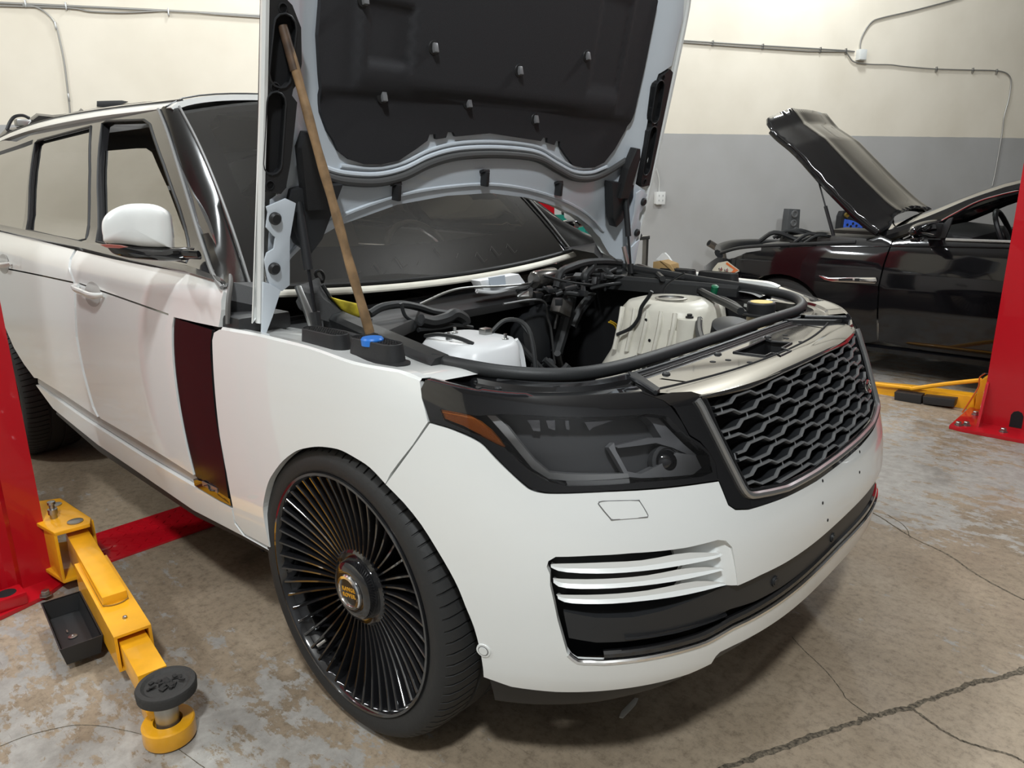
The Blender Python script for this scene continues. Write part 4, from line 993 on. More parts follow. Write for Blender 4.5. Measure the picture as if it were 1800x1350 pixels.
def wheel(loc, rz=0.0, first=None):
    """wheel whose outer face looks towards local -y; built once and then copied"""
    M = Matrix.Translation(loc) @ Matrix.Rotation(rz, 4, 'Z')
    X = lambda pts: [M @ Vector(p) for p in pts]
    w = mesh('wheel', X(tv), tf, TYRE, car, angle=30)
    # rim: barrel, lip, inner well
    def lat(name, prof, m, n=96, parent=w, angle=35):
        b = MB().lathe(prof, (0, 0, 0), (0, 1, 0), n, cap=False); return mesh(name, X(b.v), b.f, m, parent, angle=angle)
    lat('rim', [(.317, .014), (.323, .002), (.3215, -.003), (.315, -.003), (.310, .004), (.308, .018), (.304, .03), (.296, .05), (.290, .20), (.300, .26), (.312, .275)], GBLACK)
    lat('brake_disc', [(.05, .15), (.19, .15), (.19, .175), (.05, .175)], mat('brake_iron', (.05,.048,.046), .45, metal=.6), 48)
    lat('hub_face', [(.0, .105), (.10, .105), (.10, .14), (.0, .14)], DARK, 32)
    # spokes: thin curved blades sharing one mesh
    sp_ = MB(); rings = []
    for t in [i/9 for i in range(10)]:
        r = .070+(.309-.070)*t; d = .048-.044*t**1.35+.006*math.sin(PI*t)
        hw = .0034+.0012*t; dep = .034-.010*t
        rings.append([(r, d, hw*.55), (r, d+.004, hw), (r, d+dep, hw*1.1), (r, d+dep, -hw*1.1), (r, d+.004, -hw), (r, d, -hw*.55)])
    sp_.loft(rings, cap=True)
    sm = None
    for k in range(SPK):
        T = M @ Matrix.Rotation(2*PI*k/SPK, 4, 'Y')
        if sm is None:
            o = mesh('spoke', sp_.v, sp_.f, GBLACK, None, angle=40); sm = o.data
        else:
            o = bpy.data.objects.new('spoke', sm); COL.objects.link(o)
        o.parent = w
        o.matrix_basis = T
        o.matrix_parent_inverse = Matrix.Identity(4)
    lat('hub_ring', [(.106, .075), (.104, .050), (.096, .043), (.084, .045), (.074, .050), (.066, .060)], GBLACK, 48)
    lat('hub_dome', [(.082, .060), (.081, .040), (.076, .026), (.066, .020), (.054, .018), (.0465, .0185)], GBLACK, 48)
    lat('cap_ring', [(.0475, .024), (.0475, .016), (.045, .0125), (.038, .012), (.0365, .015), (.0365, .021)], CHROME, 48)
    lat('cap_face', [(.0372, .021), (.0372, .0168), (.0, .0165)], mat('cap_black', (.02,.018,.016), .2, coat=1.0), 48)
    lat('valve', [(.004, -.006), (.004, .02), (.0, .02)], STEEL, 10) if False else None
    b = MB().cyl((-.165, .012, -.232), (-.150, .03, -.215), .0055, n=12)
    mesh('valve_stem', X(b.v), b.f, STEEL, w)
    for txt, dz in (('RANGE', .0075), ('ROVER', -.0095)):
        cu = bpy.data.curves.new('cap_lettering', 'FONT'); cu.body = txt; cu.size = .0155; cu.align_x = 'CENTER'; cu.align_y = 'CENTER'; cu.extrude = .0006; cu.space_character = 1.18; cu.offset = .0002
        t_ = bpy.data.objects.new('lettering_source', cu)
        me = bpy.data.meshes.new_from_object(t_); bpy.data.objects.remove(t_); me.materials.clear(); me.materials.append(mat('cap_gold', (.75, .36, .03), .3, metal=.2))
        o = bpy.data.objects.new('cap_lettering', me); COL.objects.link(o); o.parent = w; o.matrix_parent_inverse = Matrix.Identity(4)
        o.matrix_basis = M @ Matrix.Translation((0, .0158, dz)) @ Matrix.Rotation(-.18, 4, 'Y') @ Matrix.Rotation(PI/2, 4, 'X')
    return w
w1 = wheel((0, -.953, RW), 0.0)
def dup_part(o, M, parent):
    """copy of a part and its sub-parts, moved by the world matrix M"""
    c = o.copy(); COL.objects.link(c); c.parent = parent; c.matrix_parent_inverse = Matrix.Identity(4)
    c.matrix_basis = Matrix.Translation(-Vector(parent.location)) @ M
    for ch in o.children:
        d = ch.copy(); COL.objects.link(d); d.parent = c; d.matrix_parent_inverse = Matrix.Identity(4); d.matrix_basis = ch.matrix_basis
    return c
# the meshes above are in world coordinates, so copies are placed by the motion from the first wheel
for M in (Matrix.Translation((-3.08, .008, 0)), Matrix.Rotation(PI, 4, 'Z'), Matrix.Translation((-3.08, -.008, 0)) @ Matrix.Rotation(PI, 4, 'Z')):
    dup_part(w1, M, car)

# ------------------------------------------------------------------ door mirror
def inflate(outline, axis, front, back, n=10, flat=3.0):
    """closed solid from a planar outline: dome of height front along axis, shallow back"""
    P = [Vector(p) for p in outline]; c = sum(P, Vector())/len(P); a = Vector(axis).normalized(); rings = []
    for k in range(n+1):
        t = k/n*PI/2; s = max(.02, math.cos(t)**(2/flat)); rings.append([c+(p-c)*s+a*front*math.sin(t)**(2/flat) for p in P])
    rb = []
    for k in range(1, 5):
        t = k/4*PI/2; s = max(.02, math.cos(t)**(2/flat)); rb.append([c+(p-c)*s-a*back*math.sin(t)**(2/flat) for p in P])
    return MB().loft(rb[::-1]+rings, cap=True)
mo = [(-0.74,-1.131,1.29),(-0.74,-1.126,1.311),(-0.74,-1.111,1.33),(-0.74,-1.084,1.345),(-0.74,-1.05,1.353),(-0.74,-1.002,1.352),(-0.74,-0.97,1.343),(-0.74,-0.953,1.327),(-0.74,-0.95,1.3),(-0.74,-0.952,1.233),(-0.74,-0.964,1.229),(-0.74,-1.029,1.235),(-0.74,-1.063,1.242),(-0.74,-1.088,1.246),(-0.74,-1.128,1.252),(-0.74,-1.131,1.27)]
mlo = [(-0.745,-1.126,1.253),(-0.745,-1.086,1.247),(-0.745,-1.057,1.241),(-0.745,-0.956,1.229),(-0.745,-0.893,1.223),(-0.745,-0.889,1.215),(-0.745,-0.899,1.191),(-0.745,-0.961,1.189),(-0.745,-1.021,1.197),(-0.745,-1.069,1.206),(-0.745,-1.105,1.219),(-0.745,-1.119,1.231)]
for sg in (1, -1):
    f = lambda l: [(x, y*sg, z) for x, y, z in l]
    m0 = inflate(smooth_curve(f(mo), 3, True), (.75, -.62*sg, .06), .045, .085, flat=2.6).done('door_mirror', PAINT, car, angle=60)
    inflate(smooth_curve(f(mlo), 3, True), (.75, -.62*sg, 0), .034, .06, flat=2.6).done('mirror_base', GBLACK, m0, angle=60)
    st = f([(-0.72,-1.134,1.252),(-0.72,-1.117,1.252),(-0.72,-1.085,1.247),(-0.72,-1.066,1.241),(-0.72,-1.086,1.239),(-0.72,-1.118,1.243)])
    MB().prism([Vector(p)+Vector((.02, -.02*sg, 0)) for p in st], (.012, -.010*sg, 0), .001).done('mirror_indicator', mat('indicator_lens', (.35,.10,.08), .15, coat=1), m0)
    MB().tube(f([(-0.764,-0.95,1.21)]) + [(-.69, -.90*sg, 1.205)], .016, n=10, flat=.6).done('mirror_arm', GBLACK, m0)
# sail panel behind the mirror
# door handles
h1 = [(-1.607,1.044),(-1.535,1.035),(-1.45,1.029),(-1.368,1.026),(-1.342,1.032)]; h2 = [(-2.724,1.075),(-2.633,1.067),(-2.544,1.063),(-2.474,1.06),(-2.445,1.069)]
_c1 = [(-1.461,1.025)][0]; _c2 = [(-2.571,1.061)][0]
b1 = [(_c1[0]+.078*math.cos(2*PI*k/20), _c1[1]+.044*math.sin(2*PI*k/20)) for k in range(20)]
b2 = [(_c2[0]+.078*math.cos(2*PI*k/20), _c2[1]+.044*math.sin(2*PI*k/20)) for k in range(20)]
BOWL = mat('handle_bowl', (.42,.41,.39), .35, coat=.5)
for sg in (1, -1):
    for k, (h, b) in enumerate(((h1, b1), (h2, b2))):
        mm = lambda l: [Vector((p.x, p.y*sg, p.z)) for p in l]
        patch('handle_bowl', sm2(b, 3, True), skin, BOWL, car, h=.02, off=.0012, thick=.002, mirror=sg < 0)
        hh = MB().tube(mm([on_skin([h[0]], .004)[0]] + on_skin(h[1:-1], .034) + [on_skin([h[-1]], .006)[0]]), lambda t: .011+.007*math.sin(PI*t), n=10, sub=5, flat=.6).done('door_handle', PAINT, car)

# ------------------------------------------------------------------ under the bonnet
bay = car
def dk(name, mb, m, **k): return mb.done(name, m, bay, **k)
# tub: floor, bulkhead, inner wings
dk('bay_floor', MB().box((-.06, 0, .28), (1.08, 1.20, .02)), DARK)
dk('bulkhead', MB().prism([(-.62, -.85, .26), (-.62, .85, .26), (-.62, .85, 1.0), (-.62, -.85, 1.0)], (.02, 0, 0)), DARK)
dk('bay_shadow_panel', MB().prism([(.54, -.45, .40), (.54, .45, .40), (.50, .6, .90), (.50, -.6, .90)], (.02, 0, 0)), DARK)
for sg in (1, -1):
    dk('inner_wing', MB().prism([(-.62, sg*.70, .26), (.50, sg*.66, .26), (.46, sg*.70, .93), (.2, sg*.745, .955), (-.5, sg*.70, .965), (-.62, sg*.70, .965)], (0, sg*.02, 0)), DARK)
dk('inner_wing_front', MB().prism([(.24, .675, .55), (.50, .64, .55), (.455, .68, .93), (.24, .72, .955)], (0, .015, 0)), mat('inner_wing_white', (.55,.55,.52), .45, var=.15))
# scuttle lip under the windscreen and heater intake
lip_pts = [ws(-1+.1*k, 0)+Vector((.032, 0, -.018)) for k in range(21)]
dk('scuttle_lip', MB().tube([p for p in lip_pts], .014, n=10, sub=2, flat=.6), WPLASTIC)
dk('scuttle_rubber', MB().tube([p+Vector((-.022, 0, .018)) for p in lip_pts], .008, n=8, sub=2), RUBBER)
for sg in (1, -1):
    dk('scuttle_end', MB().loft([[Vector((-.56+.02*k, sg*(.93-.03*k), 1.03)), Vector((-.56+.02*k, sg*(.935-.03*k), 1.10-.01*k)), Vector((-.58+.02*k, sg*(.90-.03*k), 1.145-.012*k)), Vector((-.62, sg*(.84-.03*k), 1.12))] for k in range(5)], closed_u=False), PLASTIC)
    dk('scuttle_end', MB().box((-.50, sg*.86, 1.03), (.16, .16, .05), bev=.012), PLASTIC)
    dk('door_edge_rubber', MB().tube([(-.47, sg*.945, 1.035), (-.475, sg*.935, 1.09), (-.50, sg*.91, 1.135), (-.545, sg*.885, 1.15)], .012, n=8, flat=.5), GREYRUB)
# inner flange of the front wings, with the ducts standing on it
for sg in (1, -1):
    A = [skin(*p) for p in [(-0.5,1.02),(-0.311,1.026),(-0.074,1.026),(0.135,1.016),(0.309,1.015),(0.371,1.004)]]
    A = smooth_curve([Vector((p.x, p.y*sg, p.z)) for p in A], 5)
    rings = [[p+Vector((0, 0, -.004)), p+Vector((0, .006*sg, .003)), p+Vector((0, .03*sg, .000)), p+Vector((0, .034*sg, -.012)), p+Vector((0, .10*sg, -.016)), p+Vector((0, .19*sg, -.022))] for p in A]
    fl_ = MB().loft(rings, closed_u=False).done('wing_flange', PAINT, car)
    for cx in (-.130, .062):
        def stad(r, L, z, n=10):
            o = []
            for k in range(n): t = -PI/2+PI*k/(n-1); o.append(Vector((cx+L+r*math.cos(t), sg*(-.862+.012*(cx > 0) + 0*r) + r*math.sin(t), z)))
            for k in range(n): t = PI/2+PI*k/(n-1); o.append(Vector((cx-L+r*math.cos(t), sg*(-.862+.012*(cx > 0)) + r*math.sin(t), z)))
            return o
        z0 = .998
        db = MB().loft([stad(.034, .068, z0), stad(.034, .068, z0+.006), stad(.027, .062, z0+.009), stad(.025, .058, z0+.048), stad(.023, .058, z0+.050), stad(.022, .058, z0+.046), stad(.022, .058, z0+.040)], cap=True).done('intake_duct', PLASTIC, car)
        g = MB()
        for k in range(17):
            x = cx-.075+.0094*k; w = math.sqrt(max(0, .0225**2-max(0, abs(x-cx)-.058)**2))
            if w > .004: g.box((x, sg*(-.862+.012*(cx > 0)), z0+.047), (.0022, 2*w, .003))
        for k in range(5): g.box((cx, sg*(-.862+.012*(cx > 0)) - .016+.008*k, z0+.047), (.13, .0022, .003))
        g.done('duct_mesh', PLASTIC, db)
    for p in [(0.179,-0.847,1),(0.252,-0.884,1)]:
        MB().lathe([(.012, 0), (.012, .003), (.007, .006), (0, .006)], Vector((p[0], p[1]*sg, .992)), (0, 0, 1), 14).done('flange_bolt', STEEL, fl_)
    q = [(0.125,-0.804,0.99)][0]
    MB().lathe([(.016, 0), (.016, .001), (0, .0012)], Vector((q[0]-.02, q[1]*sg, .991)), (0, 0, 1), 14).done('flange_hole', DARK, fl_)
    MB().box((-.36, sg*-.86, 1.0), (.16, .10, .018), bev=.006).done('hinge_base', PAINT, fl_)
    MB().tube([(-.30, sg*-.80, 1.01), (-.18, sg*-.79, 1.022), (-.04, sg*-.775, 1.012)], .018, n=8, flat=.5).done('drain_moulding', PLASTIC, fl_)
# washer filler, blue cap
wf = MB().lathe([(.020, -.05), (.020, 0), (.026, .0), (.027, .014), (.024, .018), (0, .019)], [(0.053,-0.855,1.035)][0], (0, 0, 1), 24).done('washer_cap', BLUE, car)
# suspension turrets
def sring(cx, cy, a, b, z, n=28, e=3.0, rot=0):
    o = []
    for k in range(n):
        t = 2*PI*k/n; c, s = math.cos(t), math.sin(t)
        o.append(Vector((cx+a*math.copysign(abs(c)**(2/e), c), cy+b*math.copysign(abs(s)**(2/e), s), z)))
    return o
# far turret, seen from inside
tr = MB().loft([sring(.05, .56, .30, .27, .42), sring(.05, .55, .29, .26, .60), sring(.04, .54, .25, .225, .70), sring(.045, .535, .205, .195, .78), sring(.05, .535, .180, .180, .88), sring(.05, .535, .168, .172, .95), sring(.05, .535, .150, .155, .972), sring(.05, .54, .085, .09, .978), sring(.05, .54, .08, .085, .962)], cap=True).done('suspension_turret', WPLASTIC, car, angle=50)
for k in range(5):
    x = -.07+.055*k
    MB().tube([(x, .372, .955), (x+.005, .352, .90), (x-.01, .342, .80)], .009, n=6).done('turret_rib', WPLASTIC, tr)
for c in [(0.156,0.4,0.897),(0.191,0.4,0.938)]:
    c = Vector(c)
    MB().lathe([(.055, -.12), (.047, -.02), (.043, .0), (.0, .002)], c, (0, 0, 1), 20).done('turret_boss', WPLASTIC, tr)
    MB().lathe([(.014, 0), (.014, .008), (.009, .009), (.009, .016), (0, .016)], c, (0, 0, 1), 12).done('boss_cap', PLASTIC, tr)
MB().lathe([(.06, 0), (.06, .004), (.048, .006), (.046, -.01), (0, -.01)], (.04, .53, .977), (0, 0, 1), 24).done('turret_mount', STEEL, tr)
for p in [(0.047,0.355,0.923),(0.065,0.355,0.851)]: MB().lathe([(.006, 0), (0, .001)], Vector(p)+Vector((0, -.006, 0)), (0, -1, 0), 10).done('turret_hole', DARK, tr)
MB().tube([(-0.067,0.34,0.857),(-0.011,0.34,0.887),(0.021,0.34,0.926),(0.033,0.34,0.969),(0.06,0.34,1.008),(0.072,0.34,1.029)], .007, n=8, sub=6).done('turret_cable', RUBBER, tr)
MB().tube([(0.071,0.42,1.014),(0.079,0.42,1.039),(0.105,0.42,1.063),(0.151,0.42,1.091)], .004, n=6, sub=6).done('turret_cable', RUBBER, tr)
MB().tube([(0.115,0.12,0.805),(0.163,0.12,0.828),(0.226,0.12,0.846),(0.271,0.12,0.862)], lambda t: .022+.003*math.sin(t*60), n=12, sub=6).done('intake_hose', RUBBER, car)
# near turret: only its top shows over the rail
tn = MB().loft([sring(-.05, -.43, .18, .16, .55), sring(-.06, -.43, .155, .14, .80), sring(-.07, -.42, .140, .125, .90), sring(-.07, -.415, .128, .110, .945, e=4), sring(-.075, -.41, .115, .098, .963, e=4), sring(-.08, -.41, .05, .05, .966)], cap=True).done('suspension_turret', WPLASTIC2, car, angle=50)
for k in range(4):
    MB().tube([(-.13+.05*k, -.315, .955), (-.125+.05*k, -.298, .92), (-.125+.055*k, -.292, .82)], .008, n=6).done('turret_rib', WPLASTIC2, tn)
for p in ((-.15, -.40, .962), (.02, -.36, .958), (-.10, -.47, .964)):
    MB().lathe([(.010, 0), (.010, .008), (.005, .010), (.005, .022), (0, .022)], p, (0, 0, 1), 10).done('turret_stud', STEEL, tn)
MB().box((-.07, -.35, .972), (.03, .03, .025), bev=.005).done('turret_block', STEEL, tn)
MB().tube([(-.17, -.50, .97), (-.10, -.505, .985), (-.04, -.49, .98), (.0, -.47, .965)], .006, n=6).done('turret_clip', RUBBER, tn)
MB().tube([(-.08, -.34, .95), (-.05, -.28, 1.0), (.02, -.26, .98), (.07, -.28, .85), (.08, -.28, .70)], .007, n=8, sub=6).done('turret_hose', RUBBER, tn)
# coolant bottle with black cap
r0 = Vector((.415, .47, .94))
bt_ = MB().lathe([(.075, -.17), (.078, -.08), (.070, -.03), (.058, -.01), (.046, .0), (.044, .03), (.0, .03)], r0, (0, 0, 1), 28).done('coolant_bottle', mat('aged_bottle', (.70,.60,.40), .35, var=.15, vscale=20), car)
MB().lathe([(.062, .026), (.062, .032), (.046, .034), (.046, .066), (.043, .070), (.0, .070)], r0, (0, 0, 1), 28).done('bottle_cap', PLASTIC, bt_)
MB().lathe([(.036, .070), (.036, .0715), (0, .0716)], r0, (0, 0, 1), 24).done('cap_label', mat('label_yellow', (.75,.55,.16), .5), bt_)
# reservoir and hoses between turret and bottle
RSV = Vector([(0.415,0.274,0.93)][0])
r1 = MB().lathe([(.062, -.10), (.064, -.01), (.05, .0), (0, .0)], RSV, (.25, -.2, 1), 24).done('fluid_reservoir', mat('aged_bottle2', (.60,.57,.44), .35), car)
MB().lathe([(.070, -.005), (.071, .028), (.06, .034), (0, .036)], RSV, (.25, -.2, 1), 24).done('reservoir_cap', PLASTIC, r1)
for p in [(0.003,0.833,1),(0.119,0.715,1)]:
    MB().lathe([(.014, -.02), (.014, .012), (.009, .014), (0, .014)], p, (.3, -.3, 1), 12).done('valve_cap', mat('valve_green', (.01,.16,.075), .4), car)
# hoses, looms and pipes
random.seed(11)
def hose(name, pts, r, m=None, **k): return MB().tube(pts, r, n=8, sub=5).done(name, m or RUBBER, car)
hose('coolant_hose', [(-0.16,0.917,0.99),(-0.025,0.797,0.99),(0.167,0.597,0.99),(0.298,0.468,0.99),(0.393,0.366,0.99)], .013)
hose('coolant_hose', [(0.063,0.683,0.97),(0.136,0.705,0.97),(0.259,0.595,0.97),(0.378,0.433,0.97)], .011)
hose('coolant_hose', [(-0.05,0.954,0.93),(0.115,0.624,0.93),(0.272,0.316,0.93),(0.389,0.118,0.93)], .012)
hose('coolant_hose', [(-0.149,1.093,0.93),(0.033,0.73,0.93),(0.192,0.455,0.93)], .009)
hose('wiring_loom', [(-0.424,0.621,1.03),(-0.427,0.749,1.03),(-0.334,0.742,1.03),(-0.397,0.971,1.03),(-0.221,0.831,1.03),(-0.074,0.656,1.03)], .012)
hose('wiring_loom', [(-0.35,0.332,1.008),(-0.35,0.356,1.06),(-0.35,0.42,1.076),(-0.35,0.52,1.086),(-0.35,0.638,1.081),(-0.35,0.764,1.066)], .016)
hose('wiring_loom', [(-0.35,0.523,0.998),(-0.35,0.514,1.034),(-0.35,0.56,1.064),(-0.35,0.567,1.091)], .018)
hose('wiring_loom', [(-0.4,-0.522,1.013),(-0.4,-0.473,1.028),(-0.4,-0.397,1.027),(-0.4,-0.327,1.009),(-0.4,-0.266,0.986),(-0.4,-0.189,0.968)], .013)
hose('wiring_loom', [(-0.35,-0.438,1.041),(-0.35,-0.424,1),(-0.35,-0.388,0.974),(-0.35,-0.397,0.95),(-0.35,-0.443,0.948)], .006)
hose('wiring_loom', [(-0.33,-0.377,0.981),(-0.33,-0.329,0.968),(-0.33,-0.267,0.971),(-0.33,-0.228,0.981),(-0.33,-0.189,0.96),(-0.33,-0.181,0.943)], .020)
hose('wiring_loom', [(-0.33,-0.39,0.951),(-0.33,-0.305,0.944),(-0.33,-0.229,0.942),(-0.33,-0.15,0.923)], .008)
hose('steel_pipe', [(-0.45,-0.276,1.007),(-0.45,-0.139,1.036),(-0.45,-0.027,1.038),(-0.45,0.123,1.026),(-0.45,0.286,1.019),(-0.45,0.334,1.037),(-0.45,0.481,1.025)], .0045, STEEL)
hose('bonnet_cable', [(-0.3,0.193,1.069),(-0.3,0.346,1.03),(-0.3,0.572,0.993),(-0.3,0.826,0.971),(-0.3,0.964,0.972)], .005)
hose('brake_pipe', [(-0.38,0.062,0.972),(-0.38,0.221,0.969),(-0.38,0.299,0.949),(-0.38,0.317,0.883),(-0.38,0.335,0.844),(-0.38,0.35,0.763),(-0.38,0.362,0.691)], .005, mat('pipe_grey', (.13,.13,.13), .4, metal=.6))
hose('brake_pipe', [(-0.36,0.335,0.842),(-0.36,0.346,0.882),(-0.36,0.37,0.924),(-0.36,0.352,0.933),(-0.36,0.328,0.907)], .005, mat('pipe_grey', (.13,.13,.13), .4, metal=.6))
hose('heater_hose', [(-0.38,0.468,1.002),(-0.38,0.451,0.911),(-0.38,0.415,0.823),(-0.38,0.372,0.736)], .025)
hose('heater_hose', [(-0.38,0.605,0.94),(-0.38,0.527,0.89),(-0.38,0.471,0.826)], .020)
hose('yellow_wires', [(-0.2,0.475,0.868),(-0.2,0.515,0.849),(-0.2,0.536,0.823)], .003, mat('wire_yellow', (.6,.38,.02), .5))
hose('yellow_wires', [(-0.2,0.486,0.871),(-0.2,0.531,0.849),(-0.2,0.548,0.826)], .003, mat('wire_yellow', (.6,.38,.02), .5))
rn = random.Random(4)
for k in range(26):
    px, py = rn.uniform(985, 1185), rn.uniform(462, 512)
    a = rn.uniform(-.5, .5)
    x0 = -.42+rn.uniform(-.06, .14); y0 = .22+.55*(px-985)/200; z0 = 1.045-.06*rn.random()-.0004*(py-462)
    hose('wiring_loom', [(x0, y0, z0), (x0+rn.uniform(-.05, .05), y0+rn.uniform(.02, .08), z0+rn.uniform(-.02, .03)), (x0+rn.uniform(-.06, .08), y0+rn.uniform(.08, .17), z0+rn.uniform(-.03, .02))], rn.uniform(.004, .011))
for k in range(14):
    x0 = -.40+rn.uniform(-.05, .2); y0 = rn.uniform(-.05, .25); z0 = rn.uniform(.5, .9)
    hose('wiring_loom', [(x0, y0, z0), (x0+rn.uniform(-.08, .08), y0+rn.uniform(-.05, .1), z0-rn.uniform(.05, .15)), (x0+rn.uniform(-.1, .1), y0+rn.uniform(-.08, .12), z0-rn.uniform(.15, .3))], rn.uniform(.006, .018))
for k in range(18):
    x0 = -.40+rn.uniform(-.06, .2); y0 = .22+rn.uniform(0, .5); z0 = 1.0+rn.uniform(-.04, .035)
    MB().box((x0, y0, z0), (rn.uniform(.02, .05), rn.uniform(.02, .05), rn.uniform(.015, .035)), Matrix.Rotation(rn.uniform(0, 3), 3, 'Z') @ Matrix.Rotation(rn.uniform(-.4, .4), 3, 'X'), .004).done('connector', rn.choice((PLASTIC, PLASTIC, SATIN, STEEL)), car)
# bright canister, rubber mounted
cn = [Vector(p) for p in [(-0.42,0.278,1.034),(-0.42,0.368,1.034)]]
MB().lathe([(.0, -.005), (.030, 0), (.036, .01), (.036, .12), (.03, .13), (0, .13)], cn[0], (cn[1]-cn[0])*.9+Vector((0, 0, .003)), 24).done('canister', mat('canister_metal', (.20,.19,.18), .25, metal=.9), car)
MB().prism([Vector(p) for p in [(-0.36,0.323,0.97),(-0.36,0.388,0.944),(-0.36,0.371,0.887),(-0.36,0.3,0.919)]], (.05, 0, 0), .004).done('actuator', mat('actuator_metal', (.16,.155,.15), .35, metal=.7), car)
# white heater intake box under the lip
hb = [Vector(p) for p in [(-0.52,0.031,1.053),(-0.52,0.25,1.058),(-0.52,0.29,1.016),(-0.52,0.303,0.994),(-0.52,0.102,0.994),(-0.52,0.056,1.012)]]
ht = MB().prism(hb, (.05, 0, 0), .004).done('heater_intake', WPLASTIC2, car)
MB().prism([Vector(p) for p in [(-0.46,0.066,1.062),(-0.46,0.153,1.063),(-0.46,0.159,1.028),(-0.46,0.078,1.028)]], (.004, 0, 0)).done('intake_window', mat('pale_blue_plastic', (.55,.62,.70), .3), ht)
MB().tube([(-0.465,0.011,1.018),(-0.465,0.107,1.003),(-0.465,0.219,1.01),(-0.465,0.32,1.01)], .008, n=8).done('intake_flange', WPLASTIC2, ht)
# right-hand bulkhead shelf, black covers
dk('battery_cover', MB().prism([(-0.575,-0.404,0.985),(-0.72,-0.096,0.985),(-0.552,-0.185,0.985),(-0.349,-0.384,0.985),(-0.228,-0.634,0.985),(-0.358,-0.577,0.985)], (0, 0, -.04), .006), mat('cover_grey', (.05,.05,.05), .6))
dk('scuttle_tray', MB().prism([(-.60, -.72, .99), (-.60, .72, .99), (-.45, .72, .96), (-.45, -.72, .96)], (0, 0, -.03), .004), PLASTIC)
dk('brake_servo', MB().lathe([(.02, 0), (.11, .03), (.125, .07), (.12, .11), (.05, .13)], (-.55, .36, .80), (1, 0, .1), 28), SATIN)
dk('gearbox', MB().loft([sring(-.35, .02, .2, .16, .28), sring(-.35, .02, .2, .15, .40), sring(-.36, .0, .14, .11, .50), sring(-.38, 0, .06, .05, .54)], cap=True), mat('dirty_alloy', (.05,.048,.045), .55, metal=.5))
for sg in (1, -1): dk('chassis_rail', MB().box((.05, sg*.42, .36), (1.2, .10, .13), bev=.012), SATIN)
# ------------------------------------------------------------------ cabin of the white car
dk('dashboard', MB().loft([[Vector((-.86, y, .98)), Vector((-.72, y, 1.06)), Vector((-.98, y, 1.10-.02*abs(y))), Vector((-1.16, y, 1.06)), Vector((-1.20, y, .80))] for y in (-.80, -.5, -.2, .1, .4, .62, .80)], closed_u=False), mat('dash_dark', (.045,.042,.04), .6))
dk('cabin_floor', MB().box((-2.5, 0, .42), (3.5, 1.7, .04)), DARK)
dk('cabin_rear', MB().box((-4.0, 0, .8), (.05, 1.6, .8)), DARK)
dk('roof_lining', MB().loft([[Vector((x, y, 1.635-.02*(x < -3.4)-.03*abs(y))) for y in (-.62, -.3, 0, .3, .62)] for x in (-1.40, -2.2, -3.0, -3.9)], closed_u=False), mat('lining_dark', (.10,.09,.08), .8))
for sg in (1, -1):
    st = MB().loft([sring(-1.85, sg*.42, .27, .25, .72), sring(-1.85, sg*.42, .29, .27, .80), sring(-1.87, sg*.42, .26, .25, .86)], cap=True).done('front_seat', BEIGE, car)
    MB().loft([sring(-2.06, sg*.42, .09, .25, .84), sring(-2.12, sg*.42, .09, .26, 1.10), sring(-2.18, sg*.42, .07, .22, 1.34), sring(-2.2, sg*.42, .05, .12, 1.38)], cap=True).done('seat_back', BEIGE, st)
    MB().loft([sring(-2.20, sg*.42, .05, .12, 1.40), sring(-2.21, sg*.42, .06, .14, 1.48), sring(-2.22, sg*.42, .04, .11, 1.56)], cap=True).done('head_restraint', BEIGE, st)
    # pale inner trim of the screen pillar and header
    dk('pillar_lining', MB().tube([ws(-sg*.93, v)+Vector((-.05, 0, -.03)) for v in (.15, .4, .7, .88)] + [ws(-sg*.75, .95)+Vector((-.06, 0, -.04))], .022, n=8), mat('pale_lining', (.60,.55,.40), .6))
    dk('sun_visor', MB().box((-1.40, sg*.36, 1.60), (.17, .42, .02), Matrix.Rotation(-.6, 3, 'Y'), .008), mat('visor', (.30,.26,.2), .7))
dk('rear_bench', MB().box((-3.05, 0, .95), (.25, 1.3, .75), Matrix.Rotation(-.15, 3, 'Y'), .05), BEIGE)
swc = Vector((-1.22, .40, 1.06)); swa = Vector((.85, 0, .45)).normalized()
sx_ = Vector((0, 1, 0)); sy_ = swa.cross(sx_)
sw_ = MB().tube([swc+.185*(math.cos(2*PI*k/24)*sx_+math.sin(2*PI*k/24)*sy_) for k in range(24)], .015, n=8, closed=True, sub=1).done('steering_wheel', mat('wheel_leather', (.16,.13,.10), .4), car)
MB().lathe([(.0, .03), (.07, .02), (.075, -.01), (0, -.02)], swc, -swa, 20).done('wheel_boss', SATIN, sw_)
for a in (.2, PI-.2, -PI/2): MB().tube([swc, swc+.18*(math.cos(a)*sx_+math.sin(a)*sy_)], .012, n=6, sub=1).done('wheel_arm', SATIN, sw_)

# ------------------------------------------------------------------ wooden prop
rod0 = Vector((-.119, -.735, 1.022)); rod1 = hp(-.838, .735, -.006)
st = empty('wooden_stick', rod0, 'worn wooden stick propping the bonnet of the white SUV open', 'stick')
dd = rod1-rod0
P = [rod0+dd*(k/16)+Vector((.0012*math.sin(k*.7), .0012*math.cos(k*.9), 0)) for k in range(17)]
MB().tube(P, lambda t: .0125-.0015*t+.0007*math.sin(t*37), n=12, sub=2).done('shaft', WOOD, st)
MB().cyl(P[-1]-dd*.13, P[-1]+dd*.004, .0122, .0116, n=12).done('stained_end', mat('wood_dark', (.075,.045,.028), .5, var=.4, vscale=30), st)

